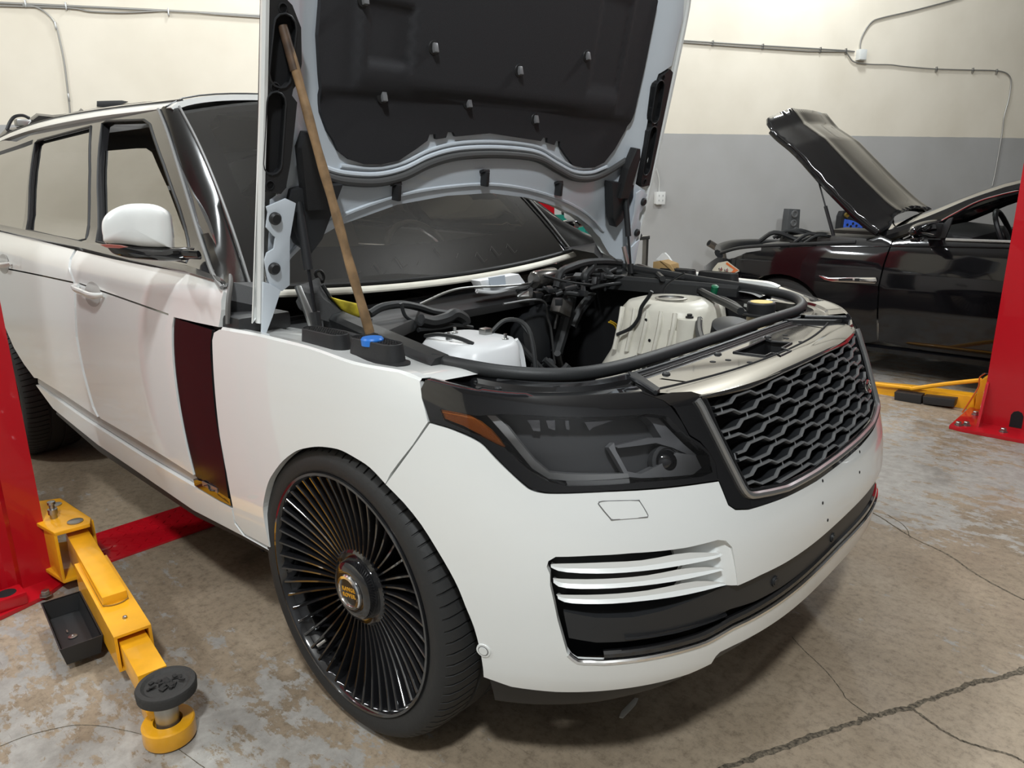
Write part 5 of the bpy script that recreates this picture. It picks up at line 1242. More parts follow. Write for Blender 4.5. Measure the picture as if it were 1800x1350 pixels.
# folded insulation mat lying on the scuttle
mt = empty('insulation_mat', (-.45, -.5, 1.04), 'black fabric insulation mat with a yellow underside beside the wooden stick', 'mat')
top = [(-0.47,-0.712,1.118),(-0.47,-0.679,1.123),(-0.47,-0.649,1.132),(-0.47,-0.639,1.11),(-0.47,-0.621,1.083),(-0.47,-0.595,1.048),(-0.47,-0.571,1.019),(-0.47,-0.545,1.001),(-0.47,-0.511,0.989),(-0.47,-0.482,0.992)]
low = [(-0.41,-0.768,1.081),(-0.41,-0.756,1.055),(-0.41,-0.725,1.039),(-0.41,-0.698,1.022),(-0.41,-0.66,1.006),(-0.41,-0.622,0.99),(-0.41,-0.585,0.98),(-0.41,-0.556,0.974),(-0.41,-0.528,0.971),(-0.41,-0.513,0.978)]
MB().loft([smooth_curve(low, 3), smooth_curve([Vector(a).lerp(Vector(b), .5)+Vector((.02, 0, .008)) for a, b in zip(low, top)], 3), smooth_curve(top, 3), smooth_curve([Vector(p)+Vector((-.02, 0, -.012)) for p in top], 3)], closed_u=False).done('cover', mat('mat_fabric', (.055,.055,.055), .85, bump=.4, bscale=90), mt)
ye = [(-0.43,-0.641,1.077),(-0.43,-0.601,1.063),(-0.43,-0.551,1.047),(-0.43,-0.52,1.031),(-0.43,-0.513,1.008),(-0.43,-0.544,1.002),(-0.43,-0.577,1.013),(-0.43,-0.604,1.034)]
inflate(ye, (1, 0, .1), .010, .008).done('underside', mat('mat_yellow', (.55,.44,.03), .8, var=.25, vscale=30, bump=.4, bscale=60), mt)
MB().tube([(-0.48,-0.632,1.109),(-0.48,-0.624,1.132),(-0.48,-0.634,1.15),(-0.48,-0.65,1.148),(-0.48,-0.65,1.135),(-0.48,-0.635,1.119)], .005, n=6).done('loop', RUBBER, mt)
MB().tube([(-0.44,-0.658,1.115),(-0.44,-0.634,1.075),(-0.44,-0.607,1.037),(-0.44,-0.574,1.008),(-0.44,-0.533,0.994),(-0.44,-0.502,0.998)], .006, n=6).done('piping', RUBBER, mt)

# bits lying on the far wing
bx = empty('cardboard_box', (-.33, .82, 1.06), 'small torn brown cardboard box lying on the far wing of the SUV', 'box')
q = [(-0.235,0.84,1.031),(-0.234,0.84,1.071),(-0.201,0.84,1.078),(-0.152,0.84,1.065),(-0.145,0.84,1.035)]
MB().prism([Vector(p) for p in q], (0, .07, 0), .002).done('carton', mat('cardboard', (.46,.30,.13), .85, var=.12), bx)
MB().prism([Vector(p) for p in [(-0.198,0.835,1.079),(-0.149,0.835,1.065),(-0.126,0.835,1.041),(-0.136,0.835,1.038),(-0.164,0.835,1.057)]], (0, .004, 0)).done('flap', mat('cardboard', (.46,.30,.13), .85), bx)
pp = MB().prism([Vector(p) for p in [(-0.276,0.93,1.071),(-0.246,0.93,1.1),(-0.235,0.93,1.103),(-0.217,0.93,1.089),(-0.19,0.93,1.057),(-0.193,0.93,1.047),(-0.221,0.93,1.06)]], (.004, .006, 0)).done('paper_label', mat('paper', (.85,.85,.84), .7), None)
tagged(pp, 'white paper label standing behind the brown cardboard box', 'paper')

# ------------------------------------------------------------------ lifts
REDP = RED
def lift_post(root, x0, x1, y0, y1, h, open_y):
    """bent steel column: back web, two flanges with returns, standing on a base plate"""
    t = .012; s = 1 if open_y > 0 else -1
    yo = y1 if s > 0 else y0; yi = y0 if s > 0 else y1
    m = MB()
    prof = [(x0, yo), (x0, yi), (x1, yi), (x1, yo), (x1-.05*(1 if x1 > x0 else -1), yo), (x1-.05*(1 if x1 > x0 else -1), yo-s*t), (x1-t*(1 if x1 > x0 else -1), yo-s*t), (x1-t*(1 if x1 > x0 else -1), yi+s*t), (x0+t*(1 if x1 > x0 else -1), yi+s*t), (x0+t*(1 if x1 > x0 else -1), yo-s*t), (x0+.05*(1 if x1 > x0 else -1), yo-s*t), (x0+.05*(1 if x1 > x0 else -1), yo)]
    m.prism([(x, y, .015) for x, y in prof], (0, 0, h-.015), .0)
    return m.done('column', REDP, root, smooth=False)
near = empty('lift_post', (-1.60, -1.44, 0), 'red lift column at the left edge with a yellow arm lying on the floor', 'lift')
nearc = lift_post(near, -1.44, -1.76, -1.66, -1.24, 3.4, 1)
# stiffening bends on the front face, and the plate joined behind
MB().prism([(-1.439, -1.40, .015), (-1.425, -1.385, .015), (-1.425, -1.355, .015), (-1.439, -1.34, .015)], (0, 0, 3.2)).done('column_rib', REDP, near, smooth=False)
MB().prism([(-1.439, -1.60, .015), (-1.420, -1.585, .015), (-1.420, -1.53, .015), (-1.439, -1.515, .015)], (0, 0, 3.2)).done('column_rib', REDP, near, smooth=False)
MB().prism([(-1.295, -1.75, 0), (-1.295, -1.44, 0), (-1.33, -1.30, 0), (-1.40, -1.20, 0), (-1.85, -1.20, 0), (-1.85, -1.75, 0)], (0, 0, .016), .003).done('base_plate', REDP, near)
for p in [(-1.325,-1.300,.016), (-1.36,-1.62,.016), (-1.80,-1.25,.016)]:
    b = MB().lathe([(.021, 0), (.021, .004), (.014, .004), (.014, .018), (.012, .020), (0, .020)], p, (0, 0, 1), 6).done('anchor_bolt', STEEL, near, angle=20)
MB().box((-1.355, -1.415, .038), (.085, .12, .045), bev=.008).done('socket', REDP, near)
MB().lathe([(.030, 0), (.028, .001), (0, .001)], (-1.355, -1.405, .0605), (0, 0, 1), 20).done('socket_hole', DARK, near)
# carriage bracket and pivot
bk = MB()
tp = [(-1.66,-1.21), (-1.62,-1.13), (-1.34,-1.115), (-1.292,-1.135), (-1.305,-1.245), (-1.45,-1.262)]
bk.prism([(x, y, .228) for x, y in tp], (0, 0, .014), .003)
bk.prism([(x, y, .045) for x, y in tp], (0, 0, .014), .003)
bk.prism([(-1.66,-1.24,.05), (-1.305,-1.247,.05), (-1.305,-1.247,.23), (-1.66,-1.24,.23)], (0, .010, 0), .002)
bk.prism([(-1.62,-1.13,.05), (-1.34,-1.118,.05), (-1.34,-1.118,.23), (-1.62,-1.13,.23)], (0, .010, 0), .002)
brk = bk.done('bracket', YELLOW, near)
MB().lathe([(.026, 0), (.026, .004), (.02, .006), (0, .006)], (-1.345, -1.165, .242), (0, 0, 1), 20).done('pivot_pin', STEEL, brk)
MB().lathe([(.022, 0), (.022, .004), (0, .005)], (-1.56, -1.165, .242), (0, 0, 1), 20).done('pivot_pin', STEEL, brk)
for (x, y) in ((-1.44, -1.205), (-1.55, -1.235)):
    MB().lathe([(.012, 0), (.012, .015), (.016, .017), (.016, .036), (.009, .038), (.009, .05), (.013, .054), (.013, .064), (0, .068)], (x, y, .242), (0, 0, 1), 18).done('lock_pin', STEEL, brk)
# arm: outer box, sliding inner box, foot ring, screw pad
A0 = Vector((-1.345, -1.165, 0)); A1 = Vector((-.325, -1.300, 0)); ad = (A1-A0).normalized(); an = Vector((-ad.y, ad.x, 0)); AL = (A1-A0).length
RM = Matrix((ad, an, Vector((0, 0, 1)))).transposed()
def armbox(s0, s1, w, z0, z1, bev=.006):
    return MB().box(A0+ad*(s0+s1)/2+Vector((0, 0, (z0+z1)/2)), (s1-s0, w, z1-z0), RM, bev)
armbox(-.02, .55, .070, .085, .205).done('arm', YELLOW, near)
sl = MB()
L0, L1, w, z0, z1, th = .20, .745, .098, .062, .176, .008
pr = [Vector((0, -w/2, z0)), Vector((0, w/2, z0)), Vector((0, w/2, z1)), Vector((0, -w/2, z1))]
pi_ = [Vector((0, -w/2+th, z0+th)), Vector((0, w/2-th, z0+th)), Vector((0, w/2-th, z1-th)), Vector((0, -w/2+th, z1-th))]
tw = lambda s, p: A0+ad*s+an*p.y+Vector((0, 0, p.z))
sl.loft([[tw(L0, p) for p in pi_], [tw(L0, p) for p in pr], [tw(L1, p) for p in pr], [tw(L1, p) for p in pi_], [tw(L1-.06, p) for p in pi_]])
slv = sl.done('arm_sleeve', YELLOW, near, angle=20)
MB().lathe([(.007, 0), (.006, .006), (0, .008)], A0+ad*.66+Vector((0, 0, .176)), (0, 0, 1), 12).done('sleeve_screw', STEEL, slv)
# weld bead where the reinforcing plate ends
wp_ = [A0+ad*s+an*y+Vector((0, 0, .1775)) for s, y in ((.24,.030),(.52,.034),(.555,.028),(.566,.0),(.555,-.028),(.52,-.034),(.24,-.032))]
MB().tube(wp_, .0028, n=6).done('weld_bead', mat('yellow_grime', (.30,.15,.015), .6), slv)
armbox(.50, .93, .074, .070, .148, .004).done('arm_extension', YELLOW, near)
fr_ = MB()
prof = [(.036, .006), (.063, .006), (.065, .010), (.065, .052), (.062, .056), (.036, .056)]
fr_.lathe(prof, A1, (0, 0, 1), 32, closed=True)
fr_.box(A0+ad*.955+Vector((0, 0, .034)), (.10, .074, .048), RM, .004)
fr_.box(A0+ad*.925+Vector((0, 0, .075)), (.012, .074, .07), RM, .003)
fr_.done('arm_foot', YELLOW, near)
MB().lathe([(.0, .012), (.029, .012), (.029, .128), (0, .128)], A1, (0, 0, 1), 28).done('pad_stem', mat('zinc', (.40,.41,.40), .38, metal=.9), near)
pd_ = MB().lathe([(.030, .122), (.066, .122), (.073, .128), (.0745, .150), (.071, .156), (.060, .157), (.052, .151), (.0, .152)], A1+Vector((-.010, .012, 0)), (0, 0, 1), 40).done('lift_pad', mat('pad_rubber', (.030,.028,.026), .7, bump=.4, bscale=120), near)
rr = random.Random(9); lm = MB()
for k in range(26):
    a, r = rr.uniform(0, 6.28), rr.uniform(0, .040)
    lm.box(A1+Vector((-.010+r*math.cos(a), .012+r*math.sin(a), .152+rr.uniform(0, .006))), (rr.uniform(.008, .024), rr.uniform(.006, .016), rr.uniform(.003, .009)), Matrix.Rotation(rr.uniform(0, 3), 3, 'Z') @ Matrix.Rotation(rr.uniform(-.3, .3), 3, 'X'), .001)
lm.done('worn_rubber', mat('pad_worn', (.020,.018,.017), .85, bump=.6, bscale=200), pd_, kind='stuff')
# parts tray hung on the arm
TR = MB(); ta, tb, tz0, tz1, wd = .235, .565, .030, .092, .115
def tray_ring(d, z): return [A0+ad*s+an*y+Vector((0, 0, z)) for s, y in ((ta+d, -.050-d), (tb-d, -.050-d), (tb-d, -.050-wd+d), (ta+d, -.050-wd+d))]
TR.loft([tray_ring(.004, tz1), tray_ring(0, tz1), tray_ring(.012, tz0), tray_ring(.016, tz0+.004), tray_ring(.006, tz1-.002)], cap=False)
f0 = tray_ring(.015, tz0+.003); k = len(TR.v); TR.v += [tuple(p) for p in f0]; TR.f.append((k, k+1, k+2, k+3))
tr_ = TR.done('parts_tray', mat('tray_black', (.022,.022,.023), .45), near, angle=20)
MB().lathe([(.012, 0), (.013, .002), (.005, .003), (.004, .002), (0, .002)], A0+ad*.41-an*.112+Vector((0, 0, tz0+.004)), (0, 0, 1), 18).done('washer', STEEL, tr_)
MB().box(A0+ad*.37-an*.120+Vector((0, 0, tz0+.006)), (.016, .004, .003), RM).done('metal_scrap', STEEL, tr_)
# cover plate across the floor and the far column
MB().prism([(-1.43, -1.20, 0), (-1.43, 1.20, 0), (-1.72, 1.20, 0), (-1.72, -1.20, 0)], (0, 0, .010), .002).done('floor_plate', RED, near)
tw_ = MB(); rr = random.Random(2)
for i in range(58):
    for j in range(7):
        c = Vector((-1.46-.038*j, -1.17+.040*i, .0105)); a = PI/4 if (i+j) % 2 else -PI/4
        tw_.box(c, (.024, .005, .002), Matrix.Rotation(a, 3, 'Z'))
tw_.done('tread_bars', RED, near, smooth=False, kind='stuff')
far = empty('lift_post', (-1.60, 1.44, 0), 'red lift column seen through the gap beyond the windscreen', 'lift')
lift_post(far, -1.44, -1.76, 1.24, 1.66, 3.4, -1)
MB().prism([(-1.30, 1.20, 0), (-1.30, 1.75, 0), (-1.85, 1.75, 0), (-1.85, 1.20, 0)], (0, 0, .016), .003).done('base_plate', REDP, far)

rt = empty('lift_post', (.92, 3.1, 0), 'red lift column at the right edge beside the black car, yellow arm at its foot', 'lift')
lift_post(rt, .712, 1.16, 2.97, 3.27, 3.4, 1)
MB().prism([(.59, 2.80, 0), (.60, 3.28, 0), (1.3, 3.28, 0), (1.3, 2.78, 0), (.66, 2.78, 0)], (0, 0, .022), .003).done('base_plate', REDP, rt)
MB().prism([(.712, 2.968, .022), (.712, 2.86, .022), (.712, 2.95, .26), (.712, 2.968, .27)], (.014, 0, 0), .001).done('gusset', REDP, rt, smooth=False)
arch_ = [(.90, .03), (.96, .03), (.96, .10), (.95, .12), (.93, .128), (.91, .12), (.90, .10)]
MB().prism([(x-.045, 2.967, z) for x, z in arch_], (0, .004, 0)).done('column_slot', DARK, rt, smooth=False)
for p in ((.665, 2.86, .022), (.63, 2.83, .022), (.845, 2.865, .022), (.66, 3.12, .022)):
    MB().lathe([(.024, 0), (.024, .004), (.016, .004), (.016, .020), (.013, .023), (0, .023)], p, (0, 0, 1), 6).done('anchor_bolt', STEEL, rt, angle=20)
# its arm swung along the black car
aw = [(0.001,3.3,0.056),(0.246,3.3,0.076),(0.606,3.3,0.086),(0.627,3.3,-0.002),(0.258,3.3,-0.019),(0.013,3.3,-0.047)]
ar = MB().prism([Vector(p) for p in aw], (0, .11, 0), .005).done('arm', YELLOW, rt)
MB().tube([(0.035,3.28,0.07),(0.251,3.28,0.081),(0.265,3.28,0.08),(0.442,3.28,0.142),(0.639,3.28,0.203)], .014, n=8, sub=2).done('arm_brace', YELLOW, ar)
MB().prism([Vector(p) for p in [(0.627,3.26,0.191),(0.663,3.26,0.23),(0.676,3.26,0.225),(0.68,3.26,0.025),(0.627,3.26,0.007)]], (0, .16, 0), .004).done('arm_bracket', YELLOW, ar)
for q in ([(0.174,3.22,0.053),(0.336,3.22,0.06),(0.337,3.22,-0.004),(0.182,3.22,-0.012)], [(0.343,3.22,0.054),(0.525,3.22,0.067),(0.522,3.22,0.018),(0.349,3.22,0.006)]):
    MB().prism([Vector(p) for p in q], (0, .09, 0), .004).done('parts_tray', mat('tray_black', (.022,.022,.023), .45), ar)
MB().tube([(0.574,3.2,-0.008),(0.614,3.2,0.1),(0.64,3.2,0.177),(0.638,3.2,0.234),(0.663,3.2,0.266)], .004, n=6).done('cable', mat('cable_orange', (.6,.12,.02), .5), ar)
MB().tube([(0.638,3.2,0.234),(0.652,3.2,0.261),(0.678,3.2,0.265)], .003, n=6).done('cable', RUBBER, ar)

scrap = MB().prism([Vector(p) for p in [(0.515,-0.458,0.002),(0.507,-0.436,0.002),(0.505,-0.395,0.002),(0.504,-0.365,0.002),(0.513,-0.36,0.002),(0.521,-0.387,0.002),(0.523,-0.421,0.002),(0.524,-0.453,0.002)]], (0, 0, .004), .001).done('plastic_scrap', mat('scrap_white', (.55,.53,.48), .6), None)
tagged(scrap, 'pale scrap of plastic lying on the floor in the shadow of the front bumper', 'scrap')
# ------------------------------------------------------------------ the black car
sed = empty('sedan', (-.4, 4.6, 0), 'glossy black saloon car with raised bonnet by the grey wall', 'car')
BLK = mat('black_car_paint', (.005, .005, .006), .07, coat=.35, spec=.45)
def yb(x, z):
    y = 3.65
    if x < -1.15: y += .35*((-1.15-x)/.5)**2.2
    T = [(.15,.10),(.30,.03),(.50,.0),(.68,.0),(.80,.012),(.90,.03),(.98,.055),(1.03,.085),(1.1,.13),(1.2,.20),(1.3,.28),(1.4,.40)]
    if z <= T[0][0]: return y+T[0][1]
    for (a, va), (b, vb) in zip(T, T[1:]):
        if z <= b: return y+va+(vb-va)*(z-a)/(b-a)
    return y+.4
def sk2(x, z): return Vector((x, yb(x, z), z))
def sk2f(x, z): return Vector((x, 9.26-yb(x, z), z))
arc2 = [(-0.475,0.504),(-0.52,0.576),(-0.607,0.644),(-0.731,0.719),(-0.849,0.745),(-0.961,0.742),(-1.078,0.712),(-1.134,0.659),(-1.163,0.602)]
WC = (-.83, .345)
arcp = [(WC[0]+.365*math.cos(t), WC[1]+.365*math.sin(t)) for t in [PI*k/16 for k in range(17)]]
fen = [(-1.67,.45),(-1.655,.60),(-1.60,.70)] + [(-1.398,0.797),(-1.251,0.793),(-1.126,0.854),(-0.921,0.895),(-0.685,0.919),(-0.533,0.93),(-0.319,0.952),(-0.172,1.02),(-0.089,0.989),(-0.116,0.823),(-0.127,0.673),(-0.113,0.476),(-0.097,0.278)] + [(-.22,.24),(-.45,.22)] + arcp + [(-1.22,.25),(-1.60,.25),(-1.66,.32)]
door = [(-0.081,0.986),(0.022,1.005),(0.361,1.009),(0.672,1.012)] + [(.95,1.03),(1.02,.98),(1.05,.5),(1.0,.26),(.2,.255)] + [(-0.086,0.28),(-0.102,0.477),(-0.116,0.674),(-0.105,0.824)]
rdr = [(1.06,.98),(1.0,1.03),(2.0,1.02),(2.3,.9),(2.1,.6),(1.95,.26),(1.02,.26),(1.07,.5)]
rqp = [(2.02,1.02),(3.0,1.0),(3.2,.9),(3.25,.5),(3.1,.3),(2.75,.3)] + [(2.38+.365*math.cos(t), .345+.365*math.sin(t)) for t in [PI*k/12 for k in range(13)]] + [(2.0,.3),(2.12,.6),(2.31,.9)]
for F, s in ((sk2, 1), (sk2f, -1)):
    for nm, o in (('front_wing', fen), ('front_door', door), ('rear_door', rdr), ('rear_wing', rqp)):
        patch(nm, o, F, BLK, sed, h=.06, thick=.03*s)
    patch('sill', [(-.45,.20),(2.0,.20),(2.0,.255),(-.45,.23)], F, BLK, sed, h=.08, off=.01*s, thick=.04*s)
    MB().loft([[F(x, z)+Vector((0, s*d, 0)) for d in (0, .05, .3)] for x, z in arcp], closed_u=False).done('wheel_arch_liner', DARK, sed)
# swage line and chrome
for F, s in ((sk2, -1),):
    MB().tube([F(*p)+Vector((0, -.003, 0)) for p in [(-0.493,0.932),(-0.259,0.943),(0.033,0.957),(0.37,0.97),(0.68,0.978)]], .004, n=6).done('swage_line', BLK, sed)
    MB().tube([F(*p)+Vector((0, -.006, 0)) for p in [(0.238,1.011),(0.425,1.011),(0.672,1.012)]], .011, n=8, sub=2).done('window_chrome', CHROME, sed)
    MB().tube([F(*p)+Vector((0, -.008, 0)) for p in [(-0.021,1.004),(0.04,1.039),(0.136,1.098),(0.248,1.18),(0.359,1.254),(0.475,1.297),(0.59,1.329)]], .006, n=8).done('window_chrome', CHROME, sed)
    MB().prism([F(*p)+Vector((0, -.004, 0)) for p in [(-0.54,0.721),(-0.465,0.71),(-0.144,0.739),(-0.133,0.712),(-0.145,0.695),(-0.433,0.684),(-0.495,0.695)]], (0, -.014, 0), .003).done('side_vent', CHROME, sed)
    for q in ([(-0.392,0.712),(-0.298,0.719),(-0.296,0.703),(-0.39,0.695)], [(-0.283,0.72),(-0.252,0.722),(-0.249,0.703),(-0.28,0.7)]):
        MB().prism([F(*p)+Vector((0, -.019, 0)) for p in q], (0, -.002, 0)).done('vent_slot', DARK, sed)
# headlight
hlo = [(-1.465,0.654),(-1.443,0.695),(-1.382,0.753),(-1.282,0.777),(-1.169,0.719),(-1.163,0.706),(-1.209,0.68),(-1.339,0.653)]
h2 = patch('headlight', hlo, sk2, mat('pale_lens', (.55,.52,.42), .12, coat=1.0), sed, h=.03, off=.006, thick=.02)
mk2 = [(-1.281,0.768),(-1.168,0.714),(-1.215,0.684),(-1.346,0.656),(-1.347,0.666),(-1.227,0.696),(-1.209,0.716),(-1.291,0.754)]
patch('side_marker', mk2, sk2, mat('marker_orange', (.62,.14,.03), .2, coat=1.0), h2, h=.02, off=.009, thick=.004)
for p in [(-1.34,0.708),(-1.278,0.705)]:
    MB().lathe([(.022, 0), (.018, .012), (.0, .016)], sk2(*p)+Vector((0, -.006, 0)), (0, -1, 0), 16).done('lamp_bowl', CHROME, h2)
# nose
ring = []
for k in range(17):
    u = -1+k/8; y = 4.63+u*.63; x = -1.66-.20*(1-abs(u)**2.4)
    ring.append([Vector((x+.16, y, .70)), Vector((x+.02, y, .66)), Vector((x-.02, y, .5)), Vector((x, y, .30)), Vector((x+.1, y, .20))])
MB().loft(ring, closed_u=False).done('front_bumper', BLK, sed)
MB().tube([(-1.50, 3.95, .80), (-1.64, 4.25, .82), (-1.70, 4.63, .83), (-1.64, 5.0, .82), (-1.50, 5.3, .80)], .045, n=10, sub=5, flat=.6).done('front_panel', SATIN, sed)
# engine compartment seen edge-on
MB().box((-.80, 4.63, .66), (1.2, 1.5, .10)).done('bay_floor', DARK, sed)
MB().box((-.24, 4.63, .75), (.05, 1.6, .36)).done('bulkhead', DARK, sed)
rn = random.Random(21)
for (px0, px1, y, dz) in ((-1.12, -.95, 4.05, -.03), (-.95, -.65, 4.2, .03), (-.70, -.40, 4.1, .05), (-1.2, -.8, 4.6, .02), (-.8, -.4, 4.7, .06), (-1.15, -.7, 5.1, .0), (-.55, -.28, 3.95, .06)):
    MB().box(((px0+px1)/2, y, .86+dz), (px1-px0, .30, .16), Matrix.Rotation(.03, 3, 'Y'), .03).done('engine_cover', mat('engine_plastic', (.035,.034,.033), .45), sed)
for k in range(9):
    x = rn.uniform(-1.35, -.35); y = rn.uniform(3.85, 4.5)
    MB().tube([(x, y, .93), (x+.10, y+.03, .97+rn.uniform(0, .03)), (x+.22, y+.10, .96), (x+.30, y+.12, .92)], rn.uniform(.010, .022), n=8).done('engine_hose', RUBBER, sed)
MB().tube([sk2(*p)+Vector((0, .05, .012)) for p in [(-1.402,0.815),(-1.237,0.865),(-1.048,0.893),(-0.741,0.92),(-0.339,0.955)]], .014, n=8).done('bonnet_rubber', RUBBER, sed)
# front wheel
def swheel(x, y, s):
    w = MB().lathe([(.235, .0), (.25, -.006), (.29, -.008), (.325, .0), (.340, .03), (.343, .09), (.343, .15), (.33, .20), (.27, .22), (.235, .215)], (x, y, .343), (0, s, 0), 48, closed=True).done('wheel', TYRE, sed)
    MB().lathe([(.238, .004), (.236, -.004), (.222, .004), (.215, .05), (.21, .2)], (x, y, .343), (0, s, 0), 40, cap=False).done('rim', mat('alloy', (.45,.45,.46), .3, metal=.9), w)
    for k in range(10):
        a = 2*PI*k/10; d = Vector((math.cos(a), 0, math.sin(a))); t = Vector((-math.sin(a), 0, math.cos(a))); c = Vector((x, y, .343)); n_ = Vector((0, s, 0))
        MB().loft([[c+d*r+t*q*wd+n_*dp for q, dp in ((-1, d0), (1, d0), (1, d0+.03), (-1, d0+.03))] for r, wd, d0 in ((.03, .020, .03), (.12, .015, .022), (.228, .024, .0))], cap=True).done('spoke', mat('alloy', (.45,.45,.46), .3, metal=.9), w)
    MB().lathe([(.05, .02), (.045, .012), (0, .010)], (x, y, .343), (0, s, 0), 20).done('hub_cap', mat('alloy', (.45,.45,.46), .3, metal=.9), w)
    MB().lathe([(.20, .10), (.20, .11), (0, .11)], (x, y, .343), (0, s, 0), 24).done('brake_disc', DARK, w)
for x in (-.83, 2.38):
    swheel(x, 3.70, 1); swheel(x, 5.56, -1)
# raised bonnet
E_ = [(x, z) for x, y, z in [(-0.19,3.78,1.04),(-0.262,3.78,1.077),(-0.39,3.78,1.174),(-0.567,3.78,1.332),(-0.703,3.78,1.462),(-0.881,3.78,1.633),(-0.983,3.78,1.702),(-1.063,3.78,1.755),(-1.167,3.78,1.875)]]
def bedge(v):
    q = v*(len(E_)-1); i = min(len(E_)-2, int(q)); f = q-i; return E_[i][0]+(E_[i+1][0]-E_[i][0])*f, E_[i][1]+(E_[i+1][1]-E_[i][1])*f
BC = 4.63
def bon2(u, v):
    a = abs(u); vv = min(1, max(0, v))
    # the corners of the leading and trailing edges are cut back
    vv = vv*(1-.0*a)
    x, z = bedge(vv); y = BC+u*(.84-.10*vv*vv)
    c = .115*(1-a**2.4)+.016*math.exp(-((a-.52)/.10)**2)
    back = .10*max(0, 1-a*1.25)*max(0, 1-vv*5)
    return Vector((x+c*.62-.55*back, y, z+c*.78+.75*back))
b2 = patch('bonnet', [(-1,0),(-.86,-.0),(-.6,.10),(.6,.10),(.86,.0),(1,0),(1,.95),(.96,.985),(.6,1),(-.6,1),(-.96,.985),(-1,.95)], bon2, BLK, sed, h=.05, thick=0)
b2.modifiers.new('thickness', 'SOLIDIFY').thickness = .02
patch('bonnet_inner', [(-.9,.04),(-.6,.14),(.6,.14),(.9,.04),(.9,.94),(-.9,.94)], lambda u, v: bon2(u, v)+Vector((-.03, 0, -.045)), mat('inner_black', (.012,.012,.013), .4), b2, h=.08, thick=0)
for u in (-1, 1):
    MB().tube([bon2(u, v)+Vector((-.012, 0, -.02)) for v in (.02, .2, .4, .6, .8, .9)], .016, n=8).done('bonnet_edge', BLK, b2)
g0 = Vector([(-0.696,3.85,1.418)][0]); g1 = Vector([(-0.507,3.85,0.925)][0])
for dy in (0, 1.5):
    d = Vector((0, dy, 0))
    gs2 = MB().cyl(g0+d, g0.lerp(g1, .45)+d, .006, n=8).done('gas_strut', STEEL if False else SATIN, sed)
    MB().cyl(g0.lerp(g1, .42)+d, g1+d, .013, n=10).done('strut_body', SATIN, gs2)
# windscreen, roof, pillars
SCR = [(x, z) for x, y, z in [(-0.187,3.88,1.027),(-0.03,3.88,1.088),(0.105,3.88,1.153),(0.296,3.88,1.254),(0.479,3.88,1.33),(0.597,3.88,1.365)]] + [(.95,1.42),(1.3,1.455)]
def scr(u, v):
    q = v*(len(SCR)-1); i = min(len(SCR)-2, int(q)); f = q-i
    x, z = SCR[i][0]+(SCR[i+1][0]-SCR[i][0])*f, SCR[i][1]+(SCR[i+1][1]-SCR[i][1])*f
    hw = .75-.17*v; a = 1-u*u
    return Vector((x-.16*a*(1-v), 4.63+u*hw, z+.045*a))
patch('windscreen', [(-1,0),(1,0),(1,.84),(-1,.84)], scr, glass_mat('sedan_screen', (.25,.26,.26), .0, .30, 1.5), sed, h=.1, thick=0)
patch('roof', [(-1,.84),(1,.84),(1,1),(-1,1)], scr, BLK, sed, h=.08, thick=0)
MB().loft([[Vector((x, 4.63+u*w, z+.03*(1-u*u))) for u in (-1, -.5, 0, .5, 1)] for x, w, z in ((1.28, .58, 1.455), (1.9, .585, 1.44), (2.5, .56, 1.32), (3.05, .60, 1.06), (3.25, .70, .98))], closed_u=False).done('roof', BLK, sed)
for s in (-1, 1):
    A = [scr(s, v) for v in [k/12 for k in range(13)]] + [Vector((1.9, 4.63+.585*s, 1.44)), Vector((2.5, 4.63+.57*s, 1.30)), Vector((2.95, 4.63+.66*s, 1.04))]
    MB().loft([[p+Vector((0, -.03*s, .02)), p+Vector((-.005, .02*s, .012)), p+Vector((.0, .050*s, -.02)), p+Vector((.01, .052*s, -.05)), p+Vector((.02, .0, -.06)), p+Vector((.01, -.03*s, -.03))] for p in A]).done('roof_pillar', BLK, sed)
    MB().tube([Vector((1.02, 4.63+.92*s, 1.0)), Vector((1.10, 4.63+.72*s, 1.40))], .04, n=8).done('door_pillar', GBLACK, sed)
    # window glass is wound down at the front; rear one shut
    patch('window_glass', [(1.12,1.02),(2.1,1.02),(2.6,1.16),(2.35,1.30),(1.9,1.37),(1.16,1.38)], (sk2 if s < 0 else sk2f), GLASS_SIDE, sed, h=.15, off=-.02*(-s), thick=0)
MB().prism([Vector((x, 3.72, z)) for x, z in [(0.232,1.021),(0.248,1.086),(0.259,1.155),(0.232,1.144),(0.191,1.085),(0.16,1.011)]], (0, .03, 0), .003).done('mirror_sail', PLASTIC, sed)
# door mirrors
mm_ = [(0.2,3.149,1.074),(0.2,3.179,1.114),(0.2,3.348,1.137),(0.2,3.623,1.143),(0.2,3.776,1.133),(0.2,3.908,1.093),(0.2,3.93,1.031),(0.2,3.849,1.009),(0.2,3.331,1.043)]
mo2 = inflate(smooth_curve([(x-.02, y, z) for x, y, z in mm_], 3, True), (-1, -.25, .0), .07, .03, flat=2.6).done('door_mirror', BLK, sed, angle=60)
MB().tube([(p[0]-.04, p[1]-.012, p[2]) for p in [(0.2,3.283,1.06),(0.2,3.536,1.042),(0.2,3.902,1.025)]], .006, n=6).done('mirror_strip', CHROME, mo2)
MB().box(Vector([(0.2,3.194,1.058)][0])+Vector((-.02, .06, -.02)), (.05, .14, .03), bev=.01).done('mirror_arm', BLK, mo2)
